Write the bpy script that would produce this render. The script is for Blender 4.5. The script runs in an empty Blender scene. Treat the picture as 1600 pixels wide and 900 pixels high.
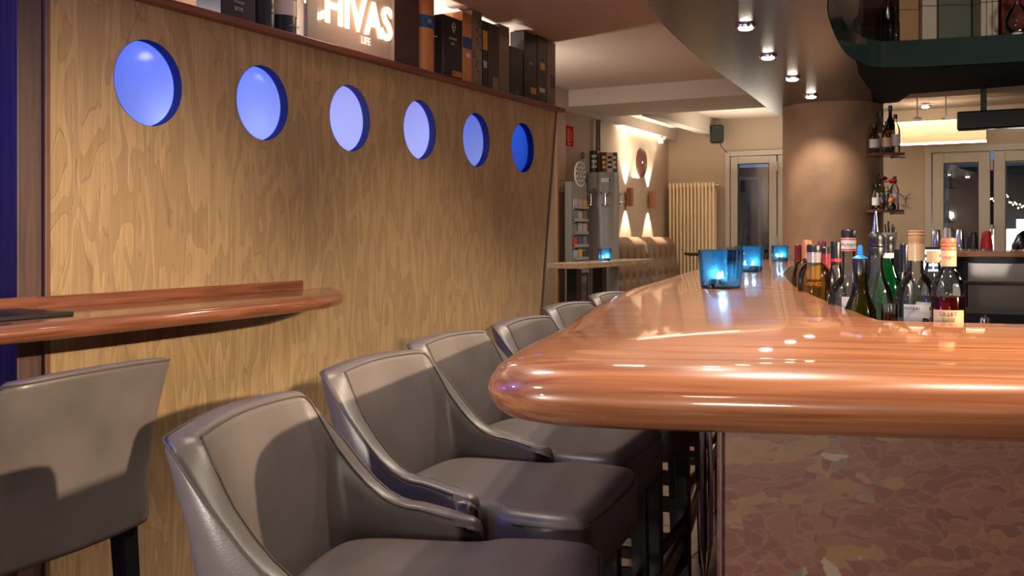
import bpy, bmesh, math, random
from mathutils import Vector, Matrix
random.seed(7)
S = bpy.context.scene
C = S.collection
TH = math.atan(800/1520.0); CT, ST = math.cos(TH), math.sin(TH)
EYE = 1.30; F = 1520.0; HZ = 368.0

# ---------------------------------------------------------------- camera, world, exposure
cam_d = bpy.data.cameras.new('camera'); cam = bpy.data.objects.new('camera', cam_d); C.objects.link(cam)
cam.location = (0, 0, EYE); cam.rotation_euler = (math.pi/2, 0, TH)
cam_d.sensor_width = 36; cam_d.lens = 36*F/1600; cam_d.shift_y = -(450-HZ)/1600; cam_d.clip_start = .05
S.camera = cam
S.view_settings.view_transform = 'Standard'; S.view_settings.look = 'None'
S.view_settings.gamma = 1; S.view_settings.use_curve_mapping = False
S.view_settings.exposure = 0.35
wd = bpy.data.worlds.new('night'); S.world = wd; wd.use_nodes = True
wd.node_tree.nodes['Background'].inputs[0].default_value = (.10, .16, .30, 1)
wd.node_tree.nodes['Background'].inputs[1].default_value = .9
S.cycles.max_bounces = 10; S.cycles.transmission_bounces = 10; S.cycles.transparent_max_bounces = 16
S.cycles.sample_clamp_indirect = 3.0
S.cycles.use_denoising = True
S.cycles.caustics_reflective = False; S.cycles.caustics_refractive = False

def cw(X, Z, z=0.0):
    """a ground point given right/forward of the eye -> room coordinates"""
    return Vector((X*CT - Z*ST, X*ST + Z*CT, z))
def wally(px, W):      # y on the plane x=-W seen at column px
    Z = F*W/(CT*(1600-px)); return Z*((px-800)/F*ST + CT)
def wallz(px, py, W):
    Z = F*W/(CT*(1600-px)); return EYE + (HZ-py)*Z/F
def backx(px, Y):
    a = (px-800)/F; Z = Y/(a*ST+CT); return Z*(a*CT-ST)
def backz(px, py, Y):
    a = (px-800)/F; return EYE + (HZ-py)*(Y/(a*ST+CT))/F

def rgb(r, g, b):
    f = lambda c: (c/255/12.92) if c/255 <= .04045 else ((c/255+.055)/1.055)**2.4
    return (f(r), f(g), f(b), 1)

def light(kind, name, loc, energy, col, target=None, **kw):
    l = bpy.data.lights.new(name, kind); l.energy = energy; l.color = col[:3]
    for k, v in kw.items(): setattr(l, k, v)
    o = bpy.data.objects.new(name, l); C.objects.link(o); o.location = loc
    if target is not None:
        o.rotation_euler = (Vector(target)-Vector(loc)).to_track_quat('-Z', 'Y').to_euler()
    return o
WARM = (1.0, .86, .70); WARM2 = (1.0, .77, .50); NEUT = (1, .90, .80)
# added lights: key spots from behind the bar, then fill over the aisle
for (X, Z, tx, tz, tzz, e, s) in [
(2.1, .9, -1.25, 2.75, .60, 560, 42), (2.3, 1.8, -.25, 4.3, .7, 260, 34)]:
    p = cw(X, Z, 1.86); t = cw(tx, tz, tzz)
    light('SPOT', 'bar_key_spot', p, e, WARM2, t, spot_size=math.radians(s), spot_blend=.85, shadow_soft_size=.025)  # unseen key added to light the lower partition past the stools
for (x, y, e) in [(-1.3, .2, 20), (-1.35, 1.9, 26), (-1.35, 3.6, 26), (-1.4, 5.4, 22), (-2.1, 6.6, 44), (.4, -.6, 24)]:
    light('SPOT', 'aisle_fill', (x, y, 2.44), e*1.15, WARM, (x, y, 0), spot_size=math.radians(150), spot_blend=.9, shadow_soft_size=.12)  # fill put under the ceiling to raise the room's overall light
light('SPOT', 'rear_low_fill', (.9, -1.5, 1.0), 60, NEUT, (-.1, 3.0, .75), spot_size=math.radians(110), spot_blend=.8, shadow_soft_size=.22)  # added low behind the camera to lift the bar nose and marble
light('POINT', 'rear_left_fill', (-1.3, -1.2, 1.7), 14, NEUT, shadow_soft_size=.05)  # unseen fill point added behind the camera, left side
light('SPOT', 'stool_side_fill', (-1.15, -1.0, 1.15), 120, NEUT, (-.75, 1.9, .72), spot_size=math.radians(46), spot_blend=.6, shadow_soft_size=.04)  # added to brighten the stools' near outer sides
light('POINT', 'hidden_ceiling_fill', (-3.15, 5.55, 1.95), 22, NEUT, shadow_soft_size=.05)  # added out of sight behind the partition end to brighten the ceiling
light('POINT', 'fill_behind_bar', (1.2, 3.6, 1.9), 42, WARM, shadow_soft_size=.06)  # unseen fill added to brighten the bartender's side
light('POINT', 'blue_accent_lamp', (-2.25, .55, 2.15), 24, (.12, .16, 1), shadow_soft_size=.06)
for p_ in ((-1.6, 8.9, 2.42), (-.3, 8.6, 2.42)): light('SPOT', 'far_zone_fill', p_, 26, WARM, (p_[0], p_[1], 0), spot_size=math.radians(160), spot_blend=.9, shadow_soft_size=.06)  # added to brighten the far end of the room
for y_ in (2.6, 4.2): light('AREA', 'shelf_back_fill', (-2.88, y_, 2.10), 14, NEUT, (-1.9, y_, 2.9), shape='RECTANGLE', size=1.4, size_y=.04)  # added behind the shelf boxes, brightens the ceiling and the gaps between them

# ---------------------------------------------------------------- materials
def newmat(name):
    m = bpy.data.materials.new(name); m.use_nodes = True
    nt = m.node_tree; return m, nt, nt.nodes['Principled BSDF']
def setp(b, **k):
    for n, v in k.items():
        b.inputs[n.replace('_', ' ')].default_value = v
def mat(name, col, rough=.5, metal=0., bump=0., bscale=60, var=0., vscale=8, coat=0., vec=None, **k):
    m, nt, b = newmat(name); b.inputs['Base Color'].default_value = col
    b.inputs['Roughness'].default_value = rough; b.inputs['Metallic'].default_value = metal
    b.inputs['Coat Weight'].default_value = coat; b.inputs['Coat Roughness'].default_value = .08
    setp(b, **k)
    L = nt.links
    if var or bump:
        tc = nt.nodes.new('ShaderNodeTexCoord'); mp = nt.nodes.new('ShaderNodeMapping'); L.new(tc.outputs['Object'], mp.inputs[0])
        if vec: mp.inputs['Scale'].default_value = vec
    if var:
        n = nt.nodes.new('ShaderNodeTexNoise'); n.inputs['Scale'].default_value = vscale; n.inputs['Detail'].default_value = 5
        L.new(mp.outputs[0], n.inputs['Vector'])
        r = nt.nodes.new('ShaderNodeValToRGB'); r.color_ramp.elements[0].position = .3; r.color_ramp.elements[1].position = .7
        r.color_ramp.elements[0].color = [c*(1-var) for c in col[:3]]+[1]; r.color_ramp.elements[1].color = [min(1, c*(1+var)) for c in col[:3]]+[1]
        L.new(n.outputs[0], r.inputs[0]); L.new(r.outputs[0], b.inputs['Base Color'])
    if bump:
        n2 = nt.nodes.new('ShaderNodeTexNoise'); n2.inputs['Scale'].default_value = bscale; n2.inputs['Detail'].default_value = 3
        L.new(mp.outputs[0], n2.inputs['Vector'])
        bp = nt.nodes.new('ShaderNodeBump'); bp.inputs['Strength'].default_value = bump; bp.inputs['Distance'].default_value = .01
        L.new(n2.outputs[0], bp.inputs['Height']); L.new(bp.outputs[0], b.inputs['Normal'])
    return m
def emis(name, col, s):
    m, nt, b = newmat(name); setp(b, Base_Color=col, Emission_Color=col, Emission_Strength=s); return m
def glassmat(name, col=(1, 1, 1, 1), rough=.02, ior=1.45):
    m, nt, b = newmat(name); setp(b, Base_Color=col, Transmission_Weight=1., Roughness=rough, IOR=ior); return m
def paneglass(name, tint=(1, 1, 1, 1), refl=.12):
    m, nt, b = newmat(name); nt.nodes.remove(b); out = nt.nodes['Material Output']
    t = nt.nodes.new('ShaderNodeBsdfTransparent'); t.inputs[0].default_value = tint
    g = nt.nodes.new('ShaderNodeBsdfGlossy'); g.inputs['Roughness'].default_value = .02
    fr = nt.nodes.new('ShaderNodeFresnel'); fr.inputs[0].default_value = 1.5
    ad = nt.nodes.new('ShaderNodeMath'); ad.operation = 'ADD'; ad.inputs[1].default_value = refl; ad.use_clamp = True
    mx = nt.nodes.new('ShaderNodeMixShader'); L = nt.links
    L.new(fr.outputs[0], ad.inputs[0]); L.new(ad.outputs[0], mx.inputs[0]); L.new(t.outputs[0], mx.inputs[1]); L.new(g.outputs[0], mx.inputs[2]); L.new(mx.outputs[0], out.inputs[0])
    return m
def tinted(name, tint, body, k=.22):
    m, nt, b = newmat(name); out_ = nt.nodes['Material Output']; L = nt.links
    nt.nodes.remove(b); t_ = nt.nodes.new('ShaderNodeBsdfTransparent'); t_.inputs[0].default_value = tint
    tr = nt.nodes.new('ShaderNodeBsdfTranslucent'); tr.inputs[0].default_value = body
    g_ = nt.nodes.new('ShaderNodeBsdfGlossy'); g_.inputs['Roughness'].default_value = .04
    m1 = nt.nodes.new('ShaderNodeMixShader'); m1.inputs[0].default_value = k; L.new(t_.outputs[0], m1.inputs[1])
    lw_ = nt.nodes.new('ShaderNodeLayerWeight'); lw_.inputs[0].default_value = .45; cm = nt.nodes.new('ShaderNodeMixRGB'); cm.inputs[1].default_value = tint; cm.inputs[2].default_value = [c*.28 for c in tint[:3]]+[1]
    pw_ = nt.nodes.new('ShaderNodeMath'); pw_.operation = 'POWER'; pw_.inputs[1].default_value = 2.2; L.new(lw_.outputs['Facing'], pw_.inputs[0]); L.new(pw_.outputs[0], cm.inputs[0]); L.new(cm.outputs[0], t_.inputs[0]); L.new(tr.outputs[0], m1.inputs[2])
    fr_ = nt.nodes.new('ShaderNodeFresnel'); fr_.inputs[0].default_value = 1.5
    m2 = nt.nodes.new('ShaderNodeMixShader'); L.new(fr_.outputs[0], m2.inputs[0]); L.new(m1.outputs[0], m2.inputs[1]); L.new(g_.outputs[0], m2.inputs[2]); L.new(m2.outputs[0], out_.inputs[0]); return m
def woodmat(name, c1, c2, rough=.3, coat=.6, rot=0., scale=(1.2, 30, 30), cr=.08):
    m, nt, b = newmat(name); L = nt.links
    tc = nt.nodes.new('ShaderNodeTexCoord'); mp = nt.nodes.new('ShaderNodeMapping'); mp.vector_type = 'POINT'
    r0 = nt.nodes.new('ShaderNodeVectorRotate'); r0.rotation_type = 'Z_AXIS'; r0.inputs['Angle'].default_value = rot
    L.new(tc.outputs['Object'], r0.inputs['Vector']); L.new(r0.outputs[0], mp.inputs[0]); mp.inputs['Scale'].default_value = scale
    n = nt.nodes.new('ShaderNodeTexNoise'); n.inputs['Scale'].default_value = 2.2; n.inputs['Detail'].default_value = 7; n.inputs['Distortion'].default_value = .8
    L.new(mp.outputs[0], n.inputs['Vector'])
    r = nt.nodes.new('ShaderNodeValToRGB'); r.color_ramp.elements[0].position = .35; r.color_ramp.elements[1].position = .62
    r.color_ramp.elements[0].color = c1; r.color_ramp.elements[1].color = c2
    L.new(n.outputs[0], r.inputs[0]); L.new(r.outputs[0], b.inputs['Base Color'])
    bp = nt.nodes.new('ShaderNodeBump'); bp.inputs['Strength'].default_value = .12; bp.inputs['Distance'].default_value = .002
    L.new(n.outputs[0], bp.inputs['Height']); L.new(bp.outputs[0], b.inputs['Normal'])
    setp(b, Roughness=rough, Coat_Weight=coat, Coat_Roughness=cr)
    if coat > .75: b.inputs['Coat IOR'].default_value = 1.75
    return m
def panelmat():
    """gold-brown lacquered veneer with vertical drip-shaped flakes"""
    m, nt, b = newmat('gold_flake_veneer'); L = nt.links; N = nt.nodes.new
    tc = N('ShaderNodeTexCoord'); mp = N('ShaderNodeMapping'); mp.inputs['Scale'].default_value = (1, 4.6, .95); L.new(tc.outputs['Object'], mp.inputs[0])
    n1 = N('ShaderNodeTexNoise'); n1.inputs['Scale'].default_value = 2.5; n1.inputs['Detail'].default_value = 1.5; n1.inputs['Distortion'].default_value = .5; L.new(mp.outputs[0], n1.inputs['Vector'])
    st = N('ShaderNodeMath'); st.operation = 'MULTIPLY'; st.inputs[1].default_value = 5.0; L.new(n1.outputs[0], st.inputs[0])
    fr = N('ShaderNodeMath'); fr.operation = 'FRACT'; L.new(st.outputs[0], fr.inputs[0])
    r = N('ShaderNodeValToRGB'); e = r.color_ramp.elements; e[0].position = 0; e[0].color = (.42, .40, .38, 1); e[1].position = .035; e[1].color = (.86, .84, .82, 1)
    for p, v in ((.47, .74), (.485, 1.1), (.93, 1.0), (1.0, .66)): q = e.new(p); q.color = (v, v, v, 1)
    L.new(fr.outputs[0], r.inputs[0])
    mp2 = N('ShaderNodeMapping'); mp2.inputs['Scale'].default_value = (1, 40, 1.6); L.new(tc.outputs['Object'], mp2.inputs[0])
    n2 = N('ShaderNodeTexNoise'); n2.inputs['Scale'].default_value = 3; n2.inputs['Detail'].default_value = 6; L.new(mp2.outputs[0], n2.inputs['Vector'])
    rr = N('ShaderNodeValToRGB'); rr.color_ramp.elements[0].position = .25; rr.color_ramp.elements[1].position = .75
    rr.color_ramp.elements[0].color = rgb(160, 132, 98); rr.color_ramp.elements[1].color = rgb(188, 158, 120); L.new(n2.outputs[0], rr.inputs[0])
    mx = N('ShaderNodeMixRGB'); mx.blend_type = 'MULTIPLY'; mx.inputs[0].default_value = .62; L.new(rr.outputs[0], mx.inputs[1]); L.new(r.outputs[0], mx.inputs[2])
    L.new(mx.outputs[0], b.inputs['Base Color'])
    bp = N('ShaderNodeBump'); bp.inputs['Strength'].default_value = .35; bp.inputs['Distance'].default_value = .004; L.new(r.outputs[0], bp.inputs['Height']); L.new(bp.outputs[0], b.inputs['Normal'])
    setp(b, Roughness=.48, Metallic=.25, Coat_Weight=.0)
    return m
def stonemat():
    """polished breccia marble: red-brown clasts, pale veins, ochre and grey patches"""
    m, nt, b = newmat('breccia_marble'); L = nt.links; N = nt.nodes.new
    tc = N('ShaderNodeTexCoord'); mp = N('ShaderNodeMapping'); mp.inputs['Rotation'].default_value = (0, .6, 0); mp.inputs['Scale'].default_value = (1, 1, 1.9); L.new(tc.outputs['Object'], mp.inputs[0])
    nz = N('ShaderNodeTexNoise'); nz.inputs['Scale'].default_value = 5; nz.inputs['Detail'].default_value = 4; L.new(mp.outputs[0], nz.inputs['Vector'])
    ad = N('ShaderNodeMixRGB'); ad.inputs[0].default_value = .26; L.new(mp.outputs[0], ad.inputs[1]); L.new(nz.outputs['Color'], ad.inputs[2])
    v1 = N('ShaderNodeTexVoronoi'); v1.feature = 'DISTANCE_TO_EDGE'; v1.inputs['Scale'].default_value = 32; L.new(ad.outputs[0], v1.inputs['Vector'])
    v2 = N('ShaderNodeTexVoronoi'); v2.inputs['Scale'].default_value = 32; L.new(ad.outputs[0], v2.inputs['Vector'])
    big = N('ShaderNodeTexNoise'); big.inputs['Scale'].default_value = 3.2; big.inputs['Detail'].default_value = 2; L.new(tc.outputs['Object'], big.inputs['Vector'])
    sep = N('ShaderNodeSeparateColor'); L.new(v2.outputs['Color'], sep.inputs[0])
    r = N('ShaderNodeValToRGB'); e = r.color_ramp.elements; r.color_ramp.interpolation = 'EASE'
    e[0].position = 0; e[0].color = rgb(92, 58, 50); e[1].position = 1; e[1].color = rgb(150, 132, 112)
    for p, c in ((.5, rgb(110, 70, 58)), (.78, rgb(120, 80, 64)), (.955, rgb(132, 100, 68)), (.985, rgb(104, 92, 88))): q = e.new(p); q.color = c
    mxv = N('ShaderNodeMath'); mxv.operation = 'MULTIPLY_ADD'; mxv.inputs[1].default_value = .6; mxv.use_clamp = True
    L.new(sep.outputs[0], mxv.inputs[0]); mb = N('ShaderNodeMath'); mb.operation = 'MULTIPLY'; mb.inputs[1].default_value = .62; L.new(big.outputs[0], mb.inputs[0]); L.new(mb.outputs[0], mxv.inputs[2])
    L.new(mxv.outputs[0], r.inputs[0])
    rv = N('ShaderNodeValToRGB'); rv.color_ramp.elements[0].position = .0; rv.color_ramp.elements[0].color = (.5, .5, .5, 1); rv.color_ramp.elements[1].position = .10; rv.color_ramp.elements[1].color = (0, 0, 0, 1)
    L.new(v1.outputs['Distance'], rv.inputs[0])
    mx = N('ShaderNodeMixRGB'); mx.inputs[2].default_value = rgb(136, 100, 84); L.new(rv.outputs[0], mx.inputs[0]); L.new(r.outputs[0], mx.inputs[1])
    L.new(mx.outputs[0], b.inputs['Base Color']); setp(b, Roughness=.4, Coat_Weight=.1)
    return m
M = {}
M['panel'] = panelmat(); M['stone'] = stonemat()
M['oak'] = woodmat('lacquered_oak', rgb(134, 80, 50), rgb(172, 112, 76), .3, .8, rot=math.radians(-17.8), scale=(1.0, 22, 30), cr=.05)
M['ledge'] = woodmat('lacquered_oak_ledge', rgb(106, 60, 40), rgb(138, 84, 58), .3, .8, scale=(22, 1.2, 30))
M['shelfwood'] = woodmat('red_brown_shelf_wood', rgb(98, 50, 38), rgb(124, 66, 50), .4, .3, scale=(20, 1, 20))
M['post'] = woodmat('brown_post_wood', rgb(70, 50, 48), rgb(92, 66, 58), .45, .2, scale=(20, 20, 1))
M['floor'] = woodmat('floor_oak', rgb(104, 74, 54), rgb(140, 104, 78), .35, .4, scale=(14, 1.2, 14))
M['plank'] = M['floor']
M['leather'] = mat('taupe_leather', rgb(94, 86, 84), .36, bump=.05, bscale=260, var=.16, vscale=7, Specular_IOR_Level=.5)
M['seam'] = mat('leather_seam', rgb(70, 60, 54), .6)
M['pipe_light'] = mat('pale_piping', rgb(160, 148, 134), .4)
M['leg'] = mat('dark_stained_leg', rgb(26, 25, 27), .3, coat=.3)
M['chrome'] = mat('chrome', (.75, .75, .75, 1), .12, 1.)
M['steel'] = mat('brushed_steel', rgb(170, 166, 162), .32, 1., bump=.05, bscale=80, vec=(1, 1, 30))
M['wall'] = mat('taupe_plaster', rgb(176, 156, 134), .8, bump=.08, bscale=90, var=.04, vscale=2)
M['wall_brown'] = mat('brown_plaster', rgb(150, 122, 98), .7, bump=.1, bscale=40, var=.1, vscale=5)
M['ceiling'] = mat('ceiling_paint', rgb(186, 172, 158), .85, var=.03, vscale=1.5)
M['canopy'] = mat('grey_satin_canopy', rgb(90, 90, 97), .22, .55, bump=.02, bscale=3)
M['black'] = mat('black_paint', rgb(16, 15, 18), .4)
M['blacktv'] = mat('black_gloss', rgb(8, 8, 10), .25)
M['column'] = mat('bronze_stucco', rgb(134, 104, 80), .7, .0, bump=.15, bscale=25, var=.3, vscale=3)
M['frame'] = mat('taupe_window_frame', rgb(178, 166, 150), .5)
M['radiator'] = mat('cream_enamel', rgb(232, 208, 168), .35)
M['copper'] = mat('copper', rgb(190, 132, 104), .35, .8)
M['grey'] = mat('grey_metal_paint', rgb(146, 141, 136), .4, .1)
M['tabletop'] = woodmat('pale_table_edge', rgb(150, 122, 96), rgb(176, 150, 124), .5, .1, scale=(20, 2, 20))
M['bench'] = mat('brown_leather', rgb(122, 98, 78), .4, bump=.1, bscale=150, var=.1, vscale=6)
M['gap'] = mat('dark_joint', rgb(30, 24, 20), .8)
M['white'] = mat('white_paper', rgb(220, 216, 208), .6)
M['red'] = mat('red_print', rgb(206, 30, 30), .9, Specular_IOR_Level=.05)
M['mirror'] = mat('smoked_mirror', rgb(120, 128, 122), .03, 1.)
M['fascia'] = mat('dark_green_glass', rgb(44, 66, 64), .15, .0, coat=.6)
M['clock'] = mat('rust_disc', rgb(92, 58, 46), .4, .4)
M['glow'] = emis('warm_led', (1, .80, .55, 1), 14)
M['lampface'] = emis('lamp_face', (1, .88, .72, 1), 30)
M['flame'] = emis('candle_flame', (1, .88, .62, 1), 40)
M['wax'] = mat('tealight_wax', rgb(230, 225, 215), .5)
M['alu'] = mat('aluminium_cup', (.7, .7, .72, 1), .25, 1.)
M['pane'] = paneglass('window_glass', (.92, .95, .95, 1), .10)
M['clear'] = tinted('clear_glass', (.90, .93, .93, 1), (.8, .85, .9, 1), .05)
M['facade'] = mat('night_facade', rgb(40, 36, 40), .8)
def colm(name, r, g, b, rough=.45, metal=0., coat=.2):
    if name not in M: M[name] = mat(name, rgb(r, g, b), rough, metal, coat=coat)
    return M[name]

# ---------------------------------------------------------------- mesh helpers
class MB:
    def __init__(s): s.v = []; s.f = []
    def add(s, vs, fs):
        n = len(s.v); s.v += [tuple(v) for v in vs]; s.f += [tuple(i+n for i in f) for f in fs]; return s
    def box(s, x0, x1, y0, y1, z0, z1, m=None):
        vs = [Vector((x, y, z)) for z in (z0, z1) for (x, y) in ((x0, y0), (x1, y0), (x1, y1), (x0, y1))]
        if m: vs = [m @ v for v in vs]
        return s.add(vs, [(3, 2, 1, 0), (4, 5, 6, 7), (0, 1, 5, 4), (1, 2, 6, 5), (2, 3, 7, 6), (3, 0, 4, 7)])
    def taper(s, c0, c1, a0, a1):      # square bar tapering from c0 (half a0) to c1 (half a1)
        c0, c1 = Vector(c0), Vector(c1); vs = []
        for c, a in ((c0, a0), (c1, a1)):
            vs += [c+Vector((i*a, j*a, 0)) for i, j in ((-1, -1), (1, -1), (1, 1), (-1, 1))]
        fl = c1.z > c0.z
        F_ = [(3, 2, 1, 0), (4, 5, 6, 7), (0, 1, 5, 4), (1, 2, 6, 5), (2, 3, 7, 6), (3, 0, 4, 7)]
        if not fl: F_ = [tuple(reversed(f)) for f in F_]
        return s.add(vs, F_)
    def lathe(s, prof, n=20, c=(0, 0, 0)):
        c = Vector(c); vs = []; fs = []; k = len(prof)
        for (r, z) in prof:
            for i in range(n):
                a = 2*math.pi*i/n; vs.append(c+Vector((max(r, 1e-5)*math.cos(a), max(r, 1e-5)*math.sin(a), z)))
        for j in range(k-1):
            for i in range(n):
                fs.append((j*n+i, j*n+(i+1) % n, (j+1)*n+(i+1) % n, (j+1)*n+i))
        fs.append(tuple(reversed(range(n)))); fs.append(tuple((k-1)*n+i for i in range(n)))
        return s.add(vs, fs)
    def tube(s, pts, r, n=8, closed=False):
        pts = [Vector(p) for p in pts]; vs = []; fs = []; k = len(pts)
        rs = r if isinstance(r, (list, tuple)) else [r]*k
        up = Vector((0, 0, 1)); prev = None
        for i, p in enumerate(pts):
            a = pts[(i-1) % k] if (closed or i > 0) else p; b = pts[(i+1) % k] if (closed or i < k-1) else p
            t = (b-a).normalized() if (b-a).length > 1e-9 else Vector((0, 0, 1))
            if prev is None: u = t.cross(up) if abs(t.z) < .95 else t.cross(Vector((1, 0, 0)))
            else: u = prev - t*prev.dot(t)
            if u.length < 1e-6: u = t.cross(Vector((1, .3, 0)))
            u.normalize(); prev = u; w = t.cross(u)
            for j in range(n):
                q = 2*math.pi*j/n; vs.append(p+(u*math.cos(q)+w*math.sin(q))*rs[i])
        m_ = k if closed else k-1
        for i in range(m_):
            for j in range(n):
                a0 = i*n; b0 = ((i+1) % k)*n; fs.append((a0+j, b0+j, b0+(j+1) % n, a0+(j+1) % n)[::-1])
        if not closed: fs.append(tuple(range(n))[::1]); fs.append(tuple((k-1)*n+j for j in range(n))[::-1])
        return s.add(vs, fs)
    def rings(s, rings):               # stacked closed loops, capped at both ends
        n = len(rings[0]); vs = [v for r in rings for v in r]; fs = []
        for j in range(len(rings)-1):
            for i in range(n):
                fs.append((j*n+i, j*n+(i+1) % n, (j+1)*n+(i+1) % n, (j+1)*n+i))
        fs.append(tuple(reversed(range(n)))); fs.append(tuple((len(rings)-1)*n+i for i in range(n)))
        return s.add(vs, fs)
    def grid(s, P, closed_u=False):
        nu = len(P); nv = len(P[0]); vs = [v for r in P for v in r]; fs = []
        for i in range(nu-1 + (1 if closed_u else 0)):
            for j in range(nv-1):
                a = i*nv+j; b = ((i+1) % nu)*nv+j; fs.append((a, b, b+1, a+1))
        return s.add(vs, fs)
    def build(s, name, m, parent=None, smooth=False, bevel=0., seg=2, recenter=True, fixn=True):
        me = bpy.data.meshes.new(name); V = [Vector(v) for v in s.v]; off = Vector((0, 0, 0))
        if parent is None and recenter and V:
            xs = [v.x for v in V]; ys = [v.y for v in V]; zs = [v.z for v in V]
            off = Vector(((min(xs)+max(xs))/2, (min(ys)+max(ys))/2, min(zs))); V = [v-off for v in V]
        me.from_pydata(V, [], s.f); 
        if fixn:
            bm = bmesh.new(); bm.from_mesh(me); bmesh.ops.remove_doubles(bm, verts=bm.verts, dist=1e-6); bmesh.ops.recalc_face_normals(bm, faces=bm.faces); bm.to_mesh(me); bm.free()
        me.update(); me.materials.append(m)
        o = bpy.data.objects.new(name, me); C.objects.link(o); o.location = off
        if parent: o.parent = parent
        if smooth:
            for p in me.polygons: p.use_smooth = True
            if smooth != 'all':
                try: me.set_sharp_from_angle(angle=math.radians(40))
                except Exception: pass
        if bevel:
            b = o.modifiers.new('bevel', 'BEVEL'); b.width = bevel; b.segments = seg; b.limit_method = 'ANGLE'; b.angle_limit = math.radians(40)
        return o
def tag(o, label=None, cat=None, group=None, kind=None):
    if label: o['label'] = label
    if cat: o['category'] = cat
    if group: o['group'] = group
    if kind: o['kind'] = kind
    return o
def thing(name, loc, label, cat, group=None, rz=0.):
    o = bpy.data.objects.new(name, None); C.objects.link(o); o.empty_display_size = .1
    o.location = loc; o.rotation_euler = (0, 0, rz); return tag(o, label, cat, group)
def copy_tree(o, parent=None):
    c = o.copy(); C.objects.link(c)
    if parent: c.parent = parent
    for ch in [k for k in bpy.data.objects if k.parent == o]: copy_tree(ch, c)
    return c
def struct(mb, name, m, parent=None, **k):
    o = mb.build(name, m, parent, **k)
    if parent is None: o['kind'] = 'structure'
    return o
def plate(outer, holes, t, X, U, Vv, name, m, parent=None, res=48):
    """flat plate with round/poly holes: local (u,v) -> X + u*U + v*Vv, thickness t along the normal"""
    cu = bpy.data.curves.new(name, 'CURVE'); cu.dimensions = '2D'; cu.fill_mode = 'BOTH'; cu.extrude = t/2
    for poly in [outer]+holes:
        sp = cu.splines.new('POLY'); sp.points.add(len(poly)-1); sp.use_cyclic_u = True
        for p, q in zip(sp.points, poly): p.co = (q[0], q[1], 0, 1)
    tmp = bpy.data.objects.new('tmp', cu); C.objects.link(tmp); bpy.context.view_layer.update()
    me = bpy.data.meshes.new_from_object(tmp.evaluated_get(bpy.context.evaluated_depsgraph_get())); bpy.data.objects.remove(tmp)
    U = Vector(U); Vv = Vector(Vv); Nn = U.cross(Vv)
    mb = MB(); mb.v = [tuple(Vector(X)+U*v.co.x+Vv*v.co.y+Nn*v.co.z) for v in me.vertices]; mb.f = [tuple(p.vertices) for p in me.polygons]
    return mb.build(name, m, parent)
def text(body, name, m, parent, loc, U, Vv, size, ext=.002, align='CENTER', bold=0., sx=1., local=True, spacing=1.):
    cu = bpy.data.curves.new(name, 'FONT'); cu.body = body; cu.size = size; cu.extrude = ext; cu.align_x = align; cu.align_y = 'CENTER'; cu.offset = bold; cu.resolution_u = 3; cu.space_character = spacing
    tmp = bpy.data.objects.new('tmp', cu); C.objects.link(tmp); bpy.context.view_layer.update()
    me = bpy.data.meshes.new_from_object(tmp.evaluated_get(bpy.context.evaluated_depsgraph_get())); bpy.data.objects.remove(tmp)
    U = Vector(U).normalized(); Vv = Vector(Vv).normalized(); Nn = U.cross(Vv)
    for v in me.vertices:
        c = v.co.copy(); v.co = Vector(loc)+U*c.x*sx+Vv*c.y+Nn*c.z
    me.name = name; me.materials.clear(); me.materials.append(m)
    o = bpy.data.objects.new(name, me); C.objects.link(o); o.parent = parent; return o
def circ(cx, cy, r, n=56): return [(cx+r*math.cos(2*math.pi*i/n), cy+r*math.sin(2*math.pi*i/n)) for i in range(n)]
def catmull(P, k=8):
    n = len(P); out = []
    for i in range(n):
        p0, p1, p2, p3 = [Vector(P[(i+j-1) % n]) for j in range(4)]
        for s_ in range(k):
            t = s_/k; out.append(.5*((2*p1)+(-p0+p2)*t+(2*p0-5*p1+4*p2-p3)*t*t+(-p0+3*p1-3*p2+p3)*t**3))
    return out
def slab(outline, prof, wfun=None):
    """outline: CCW 2D points; prof: (inset, z) bottom to top; wfun scales the inset per point"""
    n = len(outline); P = [Vector((p[0], p[1])) for p in outline]; N = []
    for i in range(n):
        t = (P[(i+1) % n]-P[i-1]).normalized(); N.append(Vector((-t.y, t.x)))
    R = []
    for (d, z) in prof:
        R.append([Vector((P[i].x+N[i].x*d*(wfun(i) if wfun else 1), P[i].y+N[i].y*d*(wfun(i) if wfun else 1), z)) for i in range(n)])
    return R

# ================================================================ THE ROOM
W = 2.5; SH = 2.045         # partition plane and height
YB = 10.0; WL = 3.37; CEIL = 2.48
o = struct(MB().box(-WL-.1, 4.1, -1.9, YB+.1, -.12, -.008), 'floor', M['gap']); fl = o
mb0 = MB().box(-.0775, .0775, -.548, .548, -.008, .006)
first = None; k = 0
for i in range(22):
    x = -3.3+i*.157
    for j in range(9):
        y = .3 + (i % 3)*.37 + j*1.1
        if y > YB-.6: continue
        if first is None:
            first = mb0.build('plank', M['plank'], fl, bevel=.002); q = first
        else:
            q = first.copy(); C.objects.link(q)
        q.parent = fl; q.location = Vector((x, y, .002)) - fl.location
struct(MB().box(-WL-.12, -WL, -1.9, YB+.1, 0, 2.6), 'wall_left', M['wall'])
struct(MB().box(4.0, 4.1, -1.9, YB+.1, 0, 2.6), 'wall_right', M['wall_brown'])
struct(MB().box(-WL, 4.0, -1.9, -1.8, 0, 2.6), 'wall_rear', M['wall_brown'])
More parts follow.
